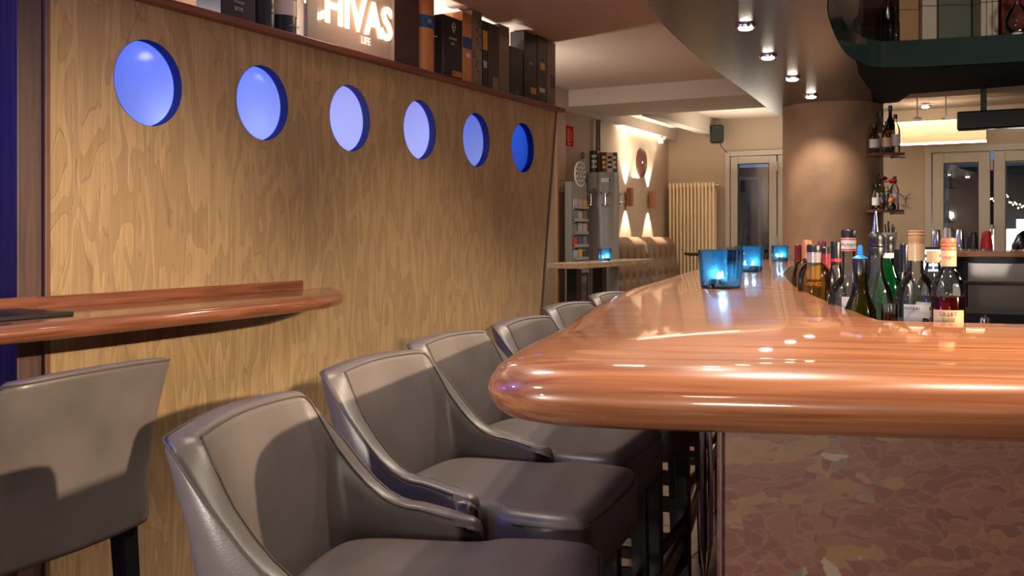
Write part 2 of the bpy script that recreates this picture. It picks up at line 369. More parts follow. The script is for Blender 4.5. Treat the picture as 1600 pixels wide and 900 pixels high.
# ceiling fields and beams
HOLE = [cw(a, b).to_2d() for a, b in [(1.45, 1.9), (1.33, 3.0), (1.45, 4.0), (1.85, 5.2), (1.98, 6.1), (3.1, 5.9), (3.9, 4.9), (3.95, 2.6), (2.8, 1.5)]]
c0 = plate([(-WL, -1.9), (4.0, -1.9), (4.0, 7.2), (-WL, 7.2)], [[(q.x, q.y) for q in HOLE]], .12, (0, 0, CEIL+.06), (1, 0, 0), (0, 1, 0), 'ceiling', M['ceiling']); c0['kind'] = 'structure'
up_ = MB().grid([[Vector((q.x, q.y, z)) for z in (CEIL, 3.1)] for q in HOLE], closed_u=True); up_.v += [(q.x, q.y, 3.1) for q in HOLE]; up_.f.append(tuple(range(len(up_.v)-len(HOLE), len(up_.v))))
ob = up_.build('lantern_walls', mat('dark_maroon_paint', rgb(84, 52, 48), .6), c0); ob.location = -c0.location
light('POINT', 'lantern_fill', cw(2.6, 4.2, 2.9), 5, WARM, shadow_soft_size=.06)  # added fill for the cartons standing above the bar
ob = MB().box(-WL, 4.0, 7.2-0, 7.98, 2.345, 2.60).build('beam', M['ceiling'], c0); ob.location = -c0.location
def ceil_part(x0, x1, y0, y1, z0, z1, name='beam', m=None):
    ob = MB().box(x0, x1, y0, y1, z0, z1).build(name, m or M['ceiling'], c0, bevel=.004); ob.location = -c0.location; return ob
xb = backx(1107, YB); xb2 = xb+.11
ceil_part(-WL, xb, 7.98, YB, 2.42, 2.60, 'ceiling_field')
ceil_part(xb, 4.0, 7.98, YB, 2.50, 2.62, 'ceiling_field')
ceil_part(xb, xb2, 7.98, YB, 2.335, 2.51)
ceil_part(-WL, -WL+.10, 5.3, YB, 2.32, 2.48, 'wall_soffit')
strip = ceil_part(-WL+.012, -WL+.03, 8.5, YB-.2, 2.312, 2.318, 'led_strip', M['glow'])
light('AREA', 'soffit_led', (-WL+.03, 8.7, 2.30), 10, WARM, (-WL+.02, 8.7, 0), shape='RECTANGLE', size=.03, size_y=2.0)
light('AREA', 'soffit_fill', (-WL+.40, 9.0, 1.9), 5, WARM, (-WL+.3, 9.0, 3), shape='RECTANGLE', size=.2, size_y=1.0)  # floating uplight added to brighten the left ceiling field
light('AREA', 'beam_fill', (xb2+.5, 9.2, 1.95), 7, WARM, (xb2+.5, 9.2, 3), shape='RECTANGLE', size=.5, size_y=.8)  # floating uplight added to brighten the right ceiling field

# back wall with door and window openings (plate with rect holes)
def backrect(p0, p1, py0, py1, Y=YB):
    pm = (p0+p1)/2
    return backx(p0, Y), backx(p1, Y), backz(pm, py1, Y), backz(pm, py0, Y)
dx0, dx1 = backx(1134, YB), backx(1252, YB); dz1 = 2.17
wx0, wx1 = backx(1445, YB), backx(1445, YB)+3.0; wz1 = 2.14
mbw = MB()
for a in [(-WL, dx0, 0, 2.6), (dx0, dx1, dz1, 2.6), (dx1, wx0, 0, 2.6), (wx0, wx1, wz1, 2.6), (wx1, 4.0, 0, 2.6), (wx0, wx1, 0, .12)]:
    mbw.box(a[0], a[1], YB, YB+.22, a[2], a[3])
struct(mbw, 'wall_back', M['wall'])

def leaf(par, x0, x1, z0, z1, y, fw, base, name='window_leaf', split=None):
    """a glazed leaf: frame bars + pane + hinges"""
    f = MB()
    f.box(x0, x0+fw, y, y+.06, z0, z1); f.box(x1-fw, x1, y, y+.06, z0, z1)
    f.box(x0+fw, x1-fw, y, y+.06, z1-fw, z1); f.box(x0+fw, x1-fw, y, y+.06, z0, z0+fw*1.3)
    fo = f.build(name, M['frame'], par, bevel=.005); fo.location = -base
    g = MB().box(x0+fw-.004, x1-fw+.004, y+.025, y+.035, z0+fw*1.3-.004, z1-fw+.004).build('pane', M['pane'], fo)
    s_ = MB(); e = .008
    s_.box(x0+fw, x0+fw+e, y-.001, y+.024, z0+fw*1.3, z1-fw); s_.box(x1-fw-e, x1-fw, y-.001, y+.024, z0+fw*1.3, z1-fw)
    s_.box(x0+fw+e, x1-fw-e, y-.001, y+.024, z1-fw-e, z1-fw)
    s_.build('glazing_bead', M['black'], fo)
    return fo
def hinges(par, base, x, y, zs):
    for z in zs:
        h = MB().tube([(x, y-.012, z-.05), (x, y-.012, z+.05)], .012, 8).build('hinge', M['frame'], par, smooth=True); h.location = -base
d = MB(); d.box(dx0, dx0+.05, YB-.03, YB+.12, 0, dz1).box(dx1-.05, dx1, YB-.03, YB+.12, 0, dz1).box(dx0+.05, dx1-.05, YB-.03, YB+.12, dz1-.05, dz1)
dd = struct(d, 'door_1', M['frame'], bevel=.004); B = dd.location.copy()
lx0 = dx0+.055; lx1 = backx(1214, YB)
leaf(dd, lx0, lx1, .03, dz1-.055, YB-.02, .075, B, 'door_leaf')
leaf(dd, lx1+.012, dx1-.055, .03, dz1-.055, YB-.02, .06, B, 'door_leaf')
hinges(dd, B, lx1+.006, YB-.02, (.5, 1.25, 2.0))
w = MB(); w.box(wx0, wx0+.06, YB-.03, YB+.12, .12, wz1).box(wx1-.06, wx1, YB-.03, YB+.12, .12, wz1).box(wx0+.06, wx1-.06, YB-.03, YB+.12, wz1-.06, wz1)
ww = struct(w, 'window_1', M['frame'], bevel=.004); B = ww.location.copy()
xs = [wx0+.07, backx(1549, YB)-.01, None, None]
lw = xs[1]-xs[0]
for i in range(4):
    a = xs[0]+i*(lw+.03)
    leaf(ww, a, a+lw, .14, wz1-.065, YB-.02, .095, B)
    if i < 3: hinges(ww, B, a+lw+.015, YB-.02, (.6, 1.35, 1.95))

# column
cc = cw(2.37, 7.2); CR = .355
mbc = MB().lathe([(CR, 0), (CR, 2.48)], 64, (cc.x, cc.y, 0)); colo = mbc.build('round_column', M['column'], smooth=True)
tag(colo, kind='structure'); colo.name = 'trim_1'; colo['label'] = 'thick round bronze stucco column rising behind the bar'
# ---- exterior
g = MB().box(-14, 14, YB+.3, 40, -.3, -.12).build('street', mat('asphalt', rgb(34, 34, 38), .5)); g['kind'] = 'structure'; g.name = 'floor_outside'
def building(x0, x1, y, h, label, lit, rows, cols):
    t = thing('apartment_building', (0.5*(x0+x1), y, -.12), label, 'building', 'buildings across the street')
    b_ = t.location
    MB().box(x0-b_.x, x1-b_.x, 0, 3, 0, h).build('facade', M['facade'], t)
    w_ = (x1-x0)/cols
    for r in range(rows):
        for c in range(cols):
            xx = x0-b_.x+w_*(c+.25); z = 1.0+r*2.7
            fr = MB().box(xx-.06, xx+w_*.5+.06, -.05, 0, z-.06, z+1.56).build('window_frame', M['grey'], t)
            MB().box(xx, xx+w_*.5, -.06, -.04, z, z+1.5).build('pane', lit[(r*cols+c) % len(lit)], fr)
    return t
litA = emis('lit_window_warm', (1, .62, .25, 1), .9); litB = emis('lit_window_blue', (.12, .22, 1, 1), .8); dk = M['blacktv']
litW = emis('lit_shopfront', (.85, .95, .90, 1), 5)
building(-7.6, -3.2, 19, 2.75, 'dark building seen through the glass door, few lit windows', [dk, dk, dk, dk, dk, litA], 1, 4)
building(-2.9, 1.2, 17, 2.6, 'dark building seen through the left window leaf, warm and blue lights', [dk, dk, dk, dk, dk], 1, 5)
building(1.5, 6.5, 18, 2.7, 'dark building seen at the right edge of the windows', [dk, litB, dk, litA], 1, 4)
# bright shopfront board + fairy-light garland outside the right window
P = Vector((backx(1581, 13.5), 13.5, 0))
t = thing('illuminated_sign', (P.x+.15, 13.5, -.12), 'white glowing sign board outside the right window leaf', 'sign')
MB().box(-.40, .75, -.03, .03, 1.12, 1.50).build('sign_face', litW, t); MB().box(-.1, .12, -.03, .03, 1.5, 1.62).build('sign_face', litW, t)
[MB().box(a_, a_+.06, -.02, .02, 0, 1.12).build('post', M['black'], t) for a_ in (-.3, .5)]
gd = MB(); g2 = []
for i in range(70):
    u = i/69; x = P.x-.25+u*1.3; z = 1.72+.06*math.sin(u*17)+random.uniform(-.04, .04)
    gd.lathe([(0.001, -.011), (.011, 0), (.001, .011)], 5, (x, 13.3+random.uniform(-.04, .04), z))
    g2.append((x, 13.3, z))
gt = thing('light_garland', (P.x, 13.3, 1.6), 'garland of tiny yellow lights above the glowing sign outside', 'garland')
ob = gd.build('bulb', emis('fairy_bulb', (1, .85, .35, 1), 14), gt); ob.location = -gt.location; ob['kind'] = 'stuff'
ob = MB().tube(g2, .006, 5).build('cord', colm('cord_green', 30, 60, 30), gt); ob.location = -gt.location

# ================================================================ PARTITION WITH PORTHOLES
Y0 = wally(75, W); Y1 = wally(868, W)
yb = Y1-.26                                   # the end leans: its foot lies nearer
outer = [(Y0, .0), (yb-.10, .0), (Y1, SH), (Y0, SH)]
ph = [(234, 130), (412, 161), (548.5, 185), (657.5, 203), (745.5, 219), (818, 231)]
PR = .0985/CT*W/2
pc = [(wally(p[0]-1, W), wallz(p[0], p[1], W)) for p in ph]
pan = plate(outer, [circ(a, b, PR) for a, b in pc], .035, (-W-.0175, 0, 0), (0, 1, 0), (0, 0, 1), 'wall_1', M['panel'])
pan['kind'] = 'structure'; pan['label'] = 'gold-brown veneered partition with six round portholes'; pan.name = 'wall_partition'
B = pan.location.copy()
def tl(name, col):
    m, nt, b = newmat(name); nt.nodes.remove(b); out = nt.nodes['Material Output']
    a = nt.nodes.new('ShaderNodeBsdfTranslucent'); a.inputs[0].default_value = col
    g = nt.nodes.new('ShaderNodeBsdfGlossy'); g.inputs['Roughness'].default_value = .08; mx = nt.nodes.new('ShaderNodeMixShader'); mx.inputs[0].default_value = .05
    L = nt.links; L.new(a.outputs[0], mx.inputs[1]); L.new(g.outputs[0], mx.inputs[2]); L.new(mx.outputs[0], out.inputs[0]); return m
M['opal'] = tl('opal_pane', (.9, .9, .95, 1))
M['reveal'] = tl('blue_lit_reveal', (.01, .12, .85, 1))  # blue glow on the hole reveals, put into the colour of an added ring
for i, (a, b) in enumerate(pc):
    p = MB().lathe([(PR+.012, 0), (PR+.012, .006)], 56); ob = p.build('porthole_pane', M['opal'], pan)
    ob.rotation_euler = (0, math.pi/2, 0); ob.location = Vector((-W-.045, a, b))-B
for (a, b) in pc:
    G = [[Vector((x_, a+(PR-.0012)*math.cos(q_), b+(PR-.0012)*math.sin(q_))) for x_ in (-W-.038, -W+.001)] for q_ in [2*math.pi*k_/56 for k_ in range(56)]]
    ob = MB().grid(G, closed_u=True).build('lit_reveal_ring', M['reveal'], pan, smooth='all', fixn=False); ob.location = -B
# lamps inside the box behind each pane
BLUE = (.02, .14, 1.0); LAV = (.42, .50, 1.0)
lam = [(0, -.05, .16, BLUE, 13.0, .16), (0, .12, -.14, LAV, 4.5, .07), (1, .02, -.10, LAV, 4.2, .12), (1, -.05, .2, BLUE, 9, .18), (2, .05, -.05, LAV, 11, .2), (2, -.05, .2, BLUE, 2, .2),
       (3, 0, -.08, LAV, 10, .2), (3, 0, .2, BLUE, 3, .2), (4, .08, -.10, LAV, 2.4, .18), (4, -.05, .2, BLUE, 5, .2), (5, 0, .1, BLUE, 4.2, .22)]
for (i, dy, dz, c, e, dxx) in lam:
    light('POINT', 'box_lamp', (-W-.05-dxx, pc[i][0]+dy, pc[i][1]+dz), e*.42, c, shadow_soft_size=.03)
# box baffles between portholes, back and bottom
mbk = MB().box(-W-.42, -W-.40, Y0, Y1-.01, 0, SH).box(-W-.40, -W-.036, Y0, yb, 1.30, 1.32)
for i in range(5):
    m_ = (pc[i][0]+pc[i+1][0])/2; mbk.box(-W-.40, -W-.036, m_-.006, m_+.006, 1.32, SH)
bk = mbk.build('light_box', M['white'], pan); bk.location = -B
ed = MB(); v = [(-W-.0, yb-.10, 0), (-W-.0, yb-.07, 0), (-W, Y1+.022, SH), (-W, Y1, SH)]
ed.add([(a[0]+.004, a[1], a[2]) for a in v]+[(a[0]-.44, a[1], a[2]) for a in v], [(0, 1, 2, 3), (7, 6, 5, 4), (0, 4, 5, 1), (1, 5, 6, 2), (2, 6, 7, 3), (3, 7, 4, 0)])
ob = ed.build('end_board', M['post'], pan, bevel=.002); ob.location = -B
# faint plywood sheet joints
for px in (330, 604, 782):
    y = wally(px, W); ob = MB().box(-W-.001, -W+.0012, y-.0006, y+.0006, .0, SH).build('sheet_joint', M['panel'], pan); ob.location = -B
# shelf on top
sh = MB().box(-W-.44, -W+.035, Y0-.35, Y1+.07, SH, SH+.028).build('trim_2', M['shelfwood'], bevel=.004); sh['kind'] = 'structure'
# backing wall above the shelf
struct(MB().box(-W-.50, -W-.46, Y0-1.8, Y1-.9, SH+.03, CEIL), 'wall_niche', M['wall_brown'])
# wood post left of the partition
yp0, yp1 = wally(27, W), wally(66, W)
po = MB().box(-W-.20, -W+.0, yp0, yp1, 0, CEIL).build('trim_3', M['post'], bevel=.004); po['kind'] = 'structure'
pe = MB().box(-W-.2, -W+.012, yp1+.001, Y0, 0, CEIL).build('trim_4', mat('post_edge', rgb(104, 72, 56), .45, var=.15, vscale=3, vec=(9, 9, 1)), bevel=.003); pe['kind'] = 'structure'
light('POINT', 'blue_niche_lamp', (-2.9, .7, 1.7), 15, (.0, .07, 1), shadow_soft_size=.1)

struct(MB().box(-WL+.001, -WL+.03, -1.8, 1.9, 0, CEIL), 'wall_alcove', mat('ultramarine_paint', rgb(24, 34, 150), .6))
# ledge on the partition (drink counter)
LZ = 1.09; LT = .046
oy = wally(468, W)
P2 = [(-2.5, -.2), (-2.10, -.2), (-2.09, .9), (-2.09, 1.6), (-2.095, 2.1), (-2.11, 2.45), (-2.14, 2.71), (-2.21, 2.87), (-2.31, 3.0), (-2.41, 3.09), (-2.5, 3.15)]
outl = []
for i in range(len(P2)-1):
    a, b = Vector(P2[i]), Vector(P2[i+1]); 
    for s_ in range(6): outl.append(a.lerp(b, s_/6))
outl.append(Vector(P2[-1]))
prof = []
for i in range(9):
    a = -math.pi/2+math.pi*i/8; prof.append((LT/2*(1-math.cos(a)), LZ-LT/2+LT/2*math.sin(a)))
wf = lambda i: 1. if outl[i][0] > -2.47 else .02
t = thing('wall_ledge', (-2.3, 1.9, LZ-LT), 'glossy oak drinks ledge with rounded tip fixed to the gold partition', 'counter')
ob = MB().rings(slab(outl, prof, wf)).build('ledge_top', M['ledge'], t, smooth=True); ob.location = -t.location
ob = MB().box(-W, -W+.02, wally(50, W), oy, LZ, 1.3-.0617/CT*W).build('backboard', M['ledge'], t, bevel=.002); ob.location = -t.location
ob = MB().box(-W+.03, -W+.055, .6, wally(50, W)-.02, LZ, 1.3-.0617/CT*W+.004).build('backboard', M['ledge'], t, bevel=.002); ob.location = -t.location
t = MB().box(-2.44, -2.2, 1.35, 1.72, LZ, LZ+.012).build('menu_folder', M['black'], bevel=.003)
tag(t, 'black menu folder lying on the oak ledge at the left edge', 'menu')

# ================================================================ BAR
BZ = 1.12
out = [(2.4, .95), (1.6, 1.10), (1.1, 1.19), (.66, 1.255), (.40, 1.295), (.20, 1.325), (.08, 1.35), (.01, 1.38), (-.03, 1.43), (-.035, 1.49), (-.018, 1.57), (.015, 1.71), (.075, 1.95), (.12, 2.18), (.182, 2.5), (.28, 2.95), (.39, 3.4), (.58, 4.0), (.73, 4.5), (.98, 5.3), (1.42, 6.4), (1.80, 7.35), (1.92, 7.55), (2.05, 7.35)]
inn = [(1.97, 6.9), (1.90, 6.5), (1.55, 5.5), (1.30, 4.7), (1.13, 4.05), (1.0, 3.5), (.90, 2.98), (.835, 2.58), (.795, 2.30), (.77, 2.12), (.80, 2.035), (1.03, 1.965), (1.6, 1.83), (2.4, 1.70)]
pts = [Vector(p) for p in out+inn]; wts = [1.]*21+[.5, .3, .2]+[.10]*14
full = []; fw_ = []
n = len(pts)
sm = catmull(pts, 8)
for i in range(n*8):
    # straight at the cut-off right ends
    full.append(sm[i]); a = wts[i//8]; b = wts[(i//8+1) % n]; fw_.append(a+(b-a)*((i % 8)/8))
# camera frame -> room; orientation clockwise -> make CCW
poly = [cw(p.x, p.y).to_2d() for p in full]
area = sum(poly[i-1].x*poly[i].y-poly[i].x*poly[i-1].y for i in range(len(poly)))
rev_ = area < 0
if rev_: poly.reverse(); fw_.reverse()
TK = .100
prof = [(.40, BZ-TK), (.075, BZ-TK), (.048, BZ-TK+.003), (.026, BZ-TK+.011), (.011, BZ-TK+.024), (.002, BZ-TK+.040), (.0, BZ-TK+.052), (.004, BZ-.034), (.014, BZ-.020), (.032, BZ-.010), (.06, BZ-.004), (.10, BZ-.0015), (.125, BZ-.0012), (.130, BZ)]
prof = prof[1:]
bt = thing('bar_counter', cw(.6, 2.4, 0), 'long curved bar with glossy orange oak top and marble front', 'bar')
inner24 = [(2.4, 1.09), (1.6, 1.25), (1.1, 1.34), (.66, 1.405), (.42, 1.445), (.28, 1.47), (.20, 1.485), (.145, 1.50), (.11, 1.525), (.095, 1.56), (.09, 1.63), (.11, 1.76), (.165, 1.96), (.21, 2.18), (.265, 2.48), (.36, 2.92), (.465, 3.37), (.65, 3.96), (.80, 4.46), (1.05, 5.26), (1.47, 6.36), (1.82, 7.25), (1.91, 7.42), (1.99, 7.25)]
io = []
for i, p_ in enumerate(pts):
    if i < 24: io.append(Vector(inner24[i]))
    else:
        tt = (pts[(i+1) % n]-pts[i-1]).normalized(); io.append(p_+Vector((tt.y, -tt.x))*(-.014 if True else 0))
# make sure the small inset points inward
cen_ = Vector((1.0, 3.0))
ism = catmull(io, 8); poly_i = [cw(p.x, p.y).to_2d() for p in ism]
if rev_: poly_i.reverse()
def ringat(d, z):
    k_ = d/.130; return [Vector((a.x+(b_.x-a.x)*k_, a.y+(b_.y-a.y)*k_, z)) for a, b_ in zip(poly, poly_i)]
mbt = MB().rings([ringat(d, z) for d, z in prof])
ob = mbt.build('bar_top', M['oak'], bt, smooth=True); ob.location = -bt.location
# inlay line + metal edge at the inner side
# bar body: wall under the top
bo = [(2.4, 1.30), (1.5, 1.46), (.9, 1.55), (.36, 1.64), (.35, 1.66), (.435, 1.95), (.515, 2.3), (.575, 2.6), (.68, 3.0), (.80, 3.5), (.95, 4.1), (1.05, 4.6), (1.28, 5.4), (1.62, 6.4), (1.85, 6.95)]
bi = [(1.93, 6.85), (1.70, 6.3), (1.38, 5.3), (1.15, 4.5), (1.0, 4.0), (.82, 3.4), (.76, 2.9), (.70, 2.5), (.66, 2.2), (.66, 1.95), (1.0, 1.8), (1.6, 1.70), (2.4, 1.55)]
poly2 = [cw(p[0], p[1]).to_2d() for p in bo+bi]
area = sum(poly2[i-1].x*poly2[i].y-poly2[i].x*poly2[i-1].y for i in range(len(poly2)))
if area < 0: poly2.reverse()
R = [[Vector((p.x, p.y, z)) for p in poly2] for z in (.0, BZ-TK-.002)]
ob = MB().rings(R).build('marble_front', M['stone'], bt); ob.location = -bt.location
e = cw(.352, 1.638); ob = MB().box(-.002, .002, -.002, .002, 0, BZ-TK-.003, Matrix.Translation(e)).build('edge_strip', M['post'], bt); ob.location = -bt.location
# foot rail
rail = [cw(a, b, .30) for a, b in [(.13, 1.55), (.20, 2.0), (.30, 2.4), (.442, 2.857), (.60, 3.35), (.757, 3.93), (.95, 4.55), (1.2, 5.4)]]
t = thing('foot_rail', (rail[3].x, rail[3].y, 0), 'chrome tube foot rail running along the foot of the bar', 'rail')
ob = MB().tube(rail, .025, 14).build('rail_tube', mat('brushed_rail', (.8, .78, .75, 1), .28, 1.), t, smooth=True); ob.location = -t.location
for (a, b) in [(.20, 2.0), (.60, 3.35), (.95, 4.55)]:
    p = cw(a, b, .30); q = cw(a+.09, b-.03, .30)
    ob = MB().lathe([(.03, .008), (.03, .016), (.012, .02), (.012, .3)], 16, (p.x, p.y, 0)).build('bracket', M['chrome'], t, smooth=True); ob.location = -t.location
# chrome oval hanging post by the marble corner
p = cw(.46, 2.31)
t = thing('chrome_grab_bar', (p.x, p.y, .45), 'polished chrome strap hanging under the bar beside the marble corner', 'bar fitting')
lp = [(0, 0, .58), (-.012, 0, .3), (-.010, 0, .12), (0, 0, .03), (.010, 0, .12), (.012, 0, .3), (0, 0, .58)]
MB().tube([Vector(a) for a in lp], .007, 8).build('strap', M['chrome'], t, smooth=True)
MB().box(-.018, .018, -.01, .01, .575, .583).build('mount', M['chrome'], t)
# back-side work rail the bottles stand in
RZ = .84
t = thing('speed_rail', (0, 0, RZ-.03), 'steel bottle rail along the inner side of the bar', 'shelf'); t.location = cw(1.1, 2.6, RZ-.03)
st = [(.80, 1.96), (.84, 2.3), (.90, 2.7), (1.0, 3.2), (1.2, 4.0), (1.50, 5.1), (1.60, 4.0), (1.5, 1.87)]
R = [[cw(a, b, z) for a, b in st][::-1] for z in (RZ-.03, RZ)]
ob = MB().rings(R).build('rail_tray', M['steel'], t); ob.location = -t.location
R = [[cw(a, b, z) for a, b in [(.84, 1.99), (.88, 2.3), (.94, 2.7), (1.04, 3.2), (1.24, 4.0), (1.52, 5.0), (1.56, 4.0), (1.45, 1.9)]][::-1] for z in (0, RZ-.031)]
ob = MB().rings(R).build('cabinet_base', M['steel'], t); ob.location = -t.location

# ================================================================ CANOPY with mirrored recess
cl = [(2.3, .45), (1.2, .55), (.6, .95), (.42, 1.6), (.37, 2.3), (.40, 3.0), (.46, 3.5), (.537, 3.92), (.64, 4.27), (.807, 4.72), (1.026, 5.27), (1.255, 5.78), (1.53, 6.39), (1.92, 7.29), (2.10, 7.68), (2.3, 7.85), (2.6, 7.8), (2.78, 7.4), (2.72, 6.9), (2.62, 6.5), (3.23, 6.14), (4.2, 5.5), (4.6, 4.0), (4.2, 2.0), (3.4, .9)]
ch = [(1.272, 3.92), (1.466, 4.457), (1.73, 5.05), (1.93, 5.38), (2.05, 5.48), (2.17, 5.50), (2.78, 5.29), (3.4, 4.9), (3.75, 4.0), (3.5, 2.6), (2.7, 1.6), (1.9, 1.5), (1.35, 2.0), (1.18, 2.8), (1.18, 3.4)]
# smooth everything but the far right run
def smooth2(P, k=6): return [(p.x, p.y) for p in catmull([Vector(q) for q in P], k)]
RZm = Matrix.Rotation(TH, 3, 'Z')
U = RZm @ Vector((1, 0, 0)); Vv = RZm @ Vector((0, 1, 0))
CZ = 2.25
can = plate(smooth2(cl), [smooth2(ch)], .15, (0, 0, CZ+.075), U, Vv, 'ceiling_canopy', M['canopy']); can['kind'] = 'structure'; can['label'] = 'curved dark grey suspended canopy above the bar'
B = can.location.copy()
# dark fascia lining the recess
hp = smooth2(ch); f = MB(); nn = len(hp); P_ = [cw(a, b) for a, b in hp]; cen = cw(2.5, 3.5)
f.grid([[Vector((p.x, p.y, z)) + (cen-p).normalized()*.004*(1) for z in (CZ-.002, 2.40)] for p in P_], closed_u=True)
ob = f.build('recess_lining', M['fascia'], can); ob.location = -B
bp_ = [(1.86, 5.26), (2.0, 5.46), (2.12, 5.50), (2.45, 5.43), (2.78, 5.29), (3.4, 4.9), (4.1, 5.4), (3.23, 6.12), (2.66, 6.5), (2.74, 6.9), (2.60, 7.0), (2.36, 6.39), (2.035, 5.71)]
ob = plate(bp_, [], .004, (0, 0, CZ-.003), U, Vv, 'underside_panel', mat('matt_black', rgb(6, 6, 10), .8, Specular_IOR_Level=.1), can); ob.location = -B
# bottles and cartons standing on the far lip of the canopy opening
TOPZ = 2.4015
def lip(px0, px1, Z, h, d_, m, label, cat='box', name='storage_carton'):
    p_ = atpx_((px0+px1)/2, Z, TOPZ); t_ = thing(name, p_, label, cat, 'cartons stored above the bar', TH); hw_ = (px1-px0)/2*Z/F
    MB().box(-hw_, hw_, 0, d_, 0, h).build('carton', m, t_, bevel=.003); MB().box(-hw_-.001, hw_+.001, -.002, d_+.002, h*.62, h*.63).build('lid_edge', M['gap'], t_); return t_
def atpx_(px, Z, z): return cw((px-800)/F*Z, Z, z)
lip(1405, 1438, 5.66, .34, .10, colm('tan_carton', 170, 128, 84), 'tan carton stored above the bar, leftmost')
lip(1441, 1464, 5.62, .36, .10, colm('pale_carton', 196, 186, 168), 'pale carton stored above the bar beside the tan one')
lip(1467, 1529, 5.60, .36, .12, colm('grey_green_carton', 92, 98, 88), 'wide grey-green carton stored above the bar')
lip(1533, 1541, 5.48, .34, .10, colm('pale_carton', 196, 186, 168), 'thin pale carton above the bar, first of three upright ones')
lip(1542.5, 1550, 5.47, .34, .10, colm('pale_carton', 196, 186, 168), 'thin pale carton above the bar, middle of three upright ones')
lip(1551.5, 1560, 5.46, .34, .10, colm('pale_carton', 196, 186, 168), 'thin pale carton above the bar, last of three upright ones')
lip(1566, 1618, 5.44, .30, .10, colm('wine_carton', 110, 34, 34), 'dark red carton stored above the bar at the frame edge')
for (px_, r_, h_, lab_) in ((1388, .034, .30, 'clear bottle above the bar, left of the tan carton'), (1398, .028, .22, 'small clear bottle above the bar, touching the tan carton')):
    p_ = atpx_(px_, 5.66, TOPZ); t_ = thing('stored_bottle', p_, lab_, 'bottle', 'bottles stored above the bar')
    MB().lathe([(r_*.95, 0), (r_, .01), (r_, h_*.6), (r_*.4, h_*.75), (r_*.38, h_)], 16).build('glass', M['clear'], t_, smooth=True); MB().lathe([(r_*.42, h_*.94), (r_*.42, h_+.01)], 12).build('cap', M['black'], t_)
p_ = atpx_(1590, 5.30, TOPZ); t_ = thing('glass_decanter', p_, 'round glass decanter on the lip above the bar at the top right corner', 'decanter')
MB().lathe([(.03, 0), (.06, .03), (.07, .07), (.05, .12), (.016, .16), (.018, .22)], 20).build('glass', M['clear'], t_, smooth=True); MB().lathe([(.010, .20), (.02, .235), (.002, .26)], 12).build('stopper', M['clear'], t_, smooth=True)
# downlights
dls = [(1.057, 4.40), (1.352, 5.14), (1.686, 5.85), (2.025, 6.59), (.76, 3.66), (.62, 2.9), (.62, 2.1), (.95, 1.35)]
def downlight(p, label, energy, grp='canopy downlights', ss=120):
    t = thing('downlight', p, label, 'lamp', grp)
    mb = MB(); pr = [(.034, -.001), (.040, -.010), (.046, -.012), (.048, -.004), (.048, 0.0), (.034, 0)]
    mb.lathe(pr, 24).build('trim_ring', M['chrome'], t, smooth=True)
    MB().lathe([(.0335, -.012), (.030, -.017), (.02, -.021), (.002, -.022)], 20).build('lamp_face', M['lampface'], t, smooth=True)
    l = light('SPOT', 'downlight_beam', (p[0], p[1], p[2]-.04), energy, WARM, (p[0], p[1], 0), spot_size=math.radians(ss), spot_blend=.5, shadow_soft_size=.03)
    return t
names = ['nearest', 'second', 'third', 'farthest']
for i, (a, b) in enumerate(dls):
    lab = ('%s of the four visible downlights in the grey canopy' % names[i]) if i < 4 else 'downlight in the canopy above the near bar end, out of view, number %d' % (i-3)
    if i >= 4: lab = ['canopy downlight before the nearest visible one', 'canopy downlight over the bar candle', 'canopy downlight over the bar tip', 'canopy downlight over the bar front edge'][i-4]
    downlight(cw(a, b, CZ), lab, [34, 34, 34, 28, 34, 34, 38, 30][i])
p = Vector((0, 0, 0)); a_ = (1446-800)/F; Z_ = (CEIL-EYE)*F/203
downlight(cw(a_*Z_, Z_, 2.50 if Z_*CT > 7.9 else CEIL), 'downlight on the ceiling behind the column, above the windows', 22)

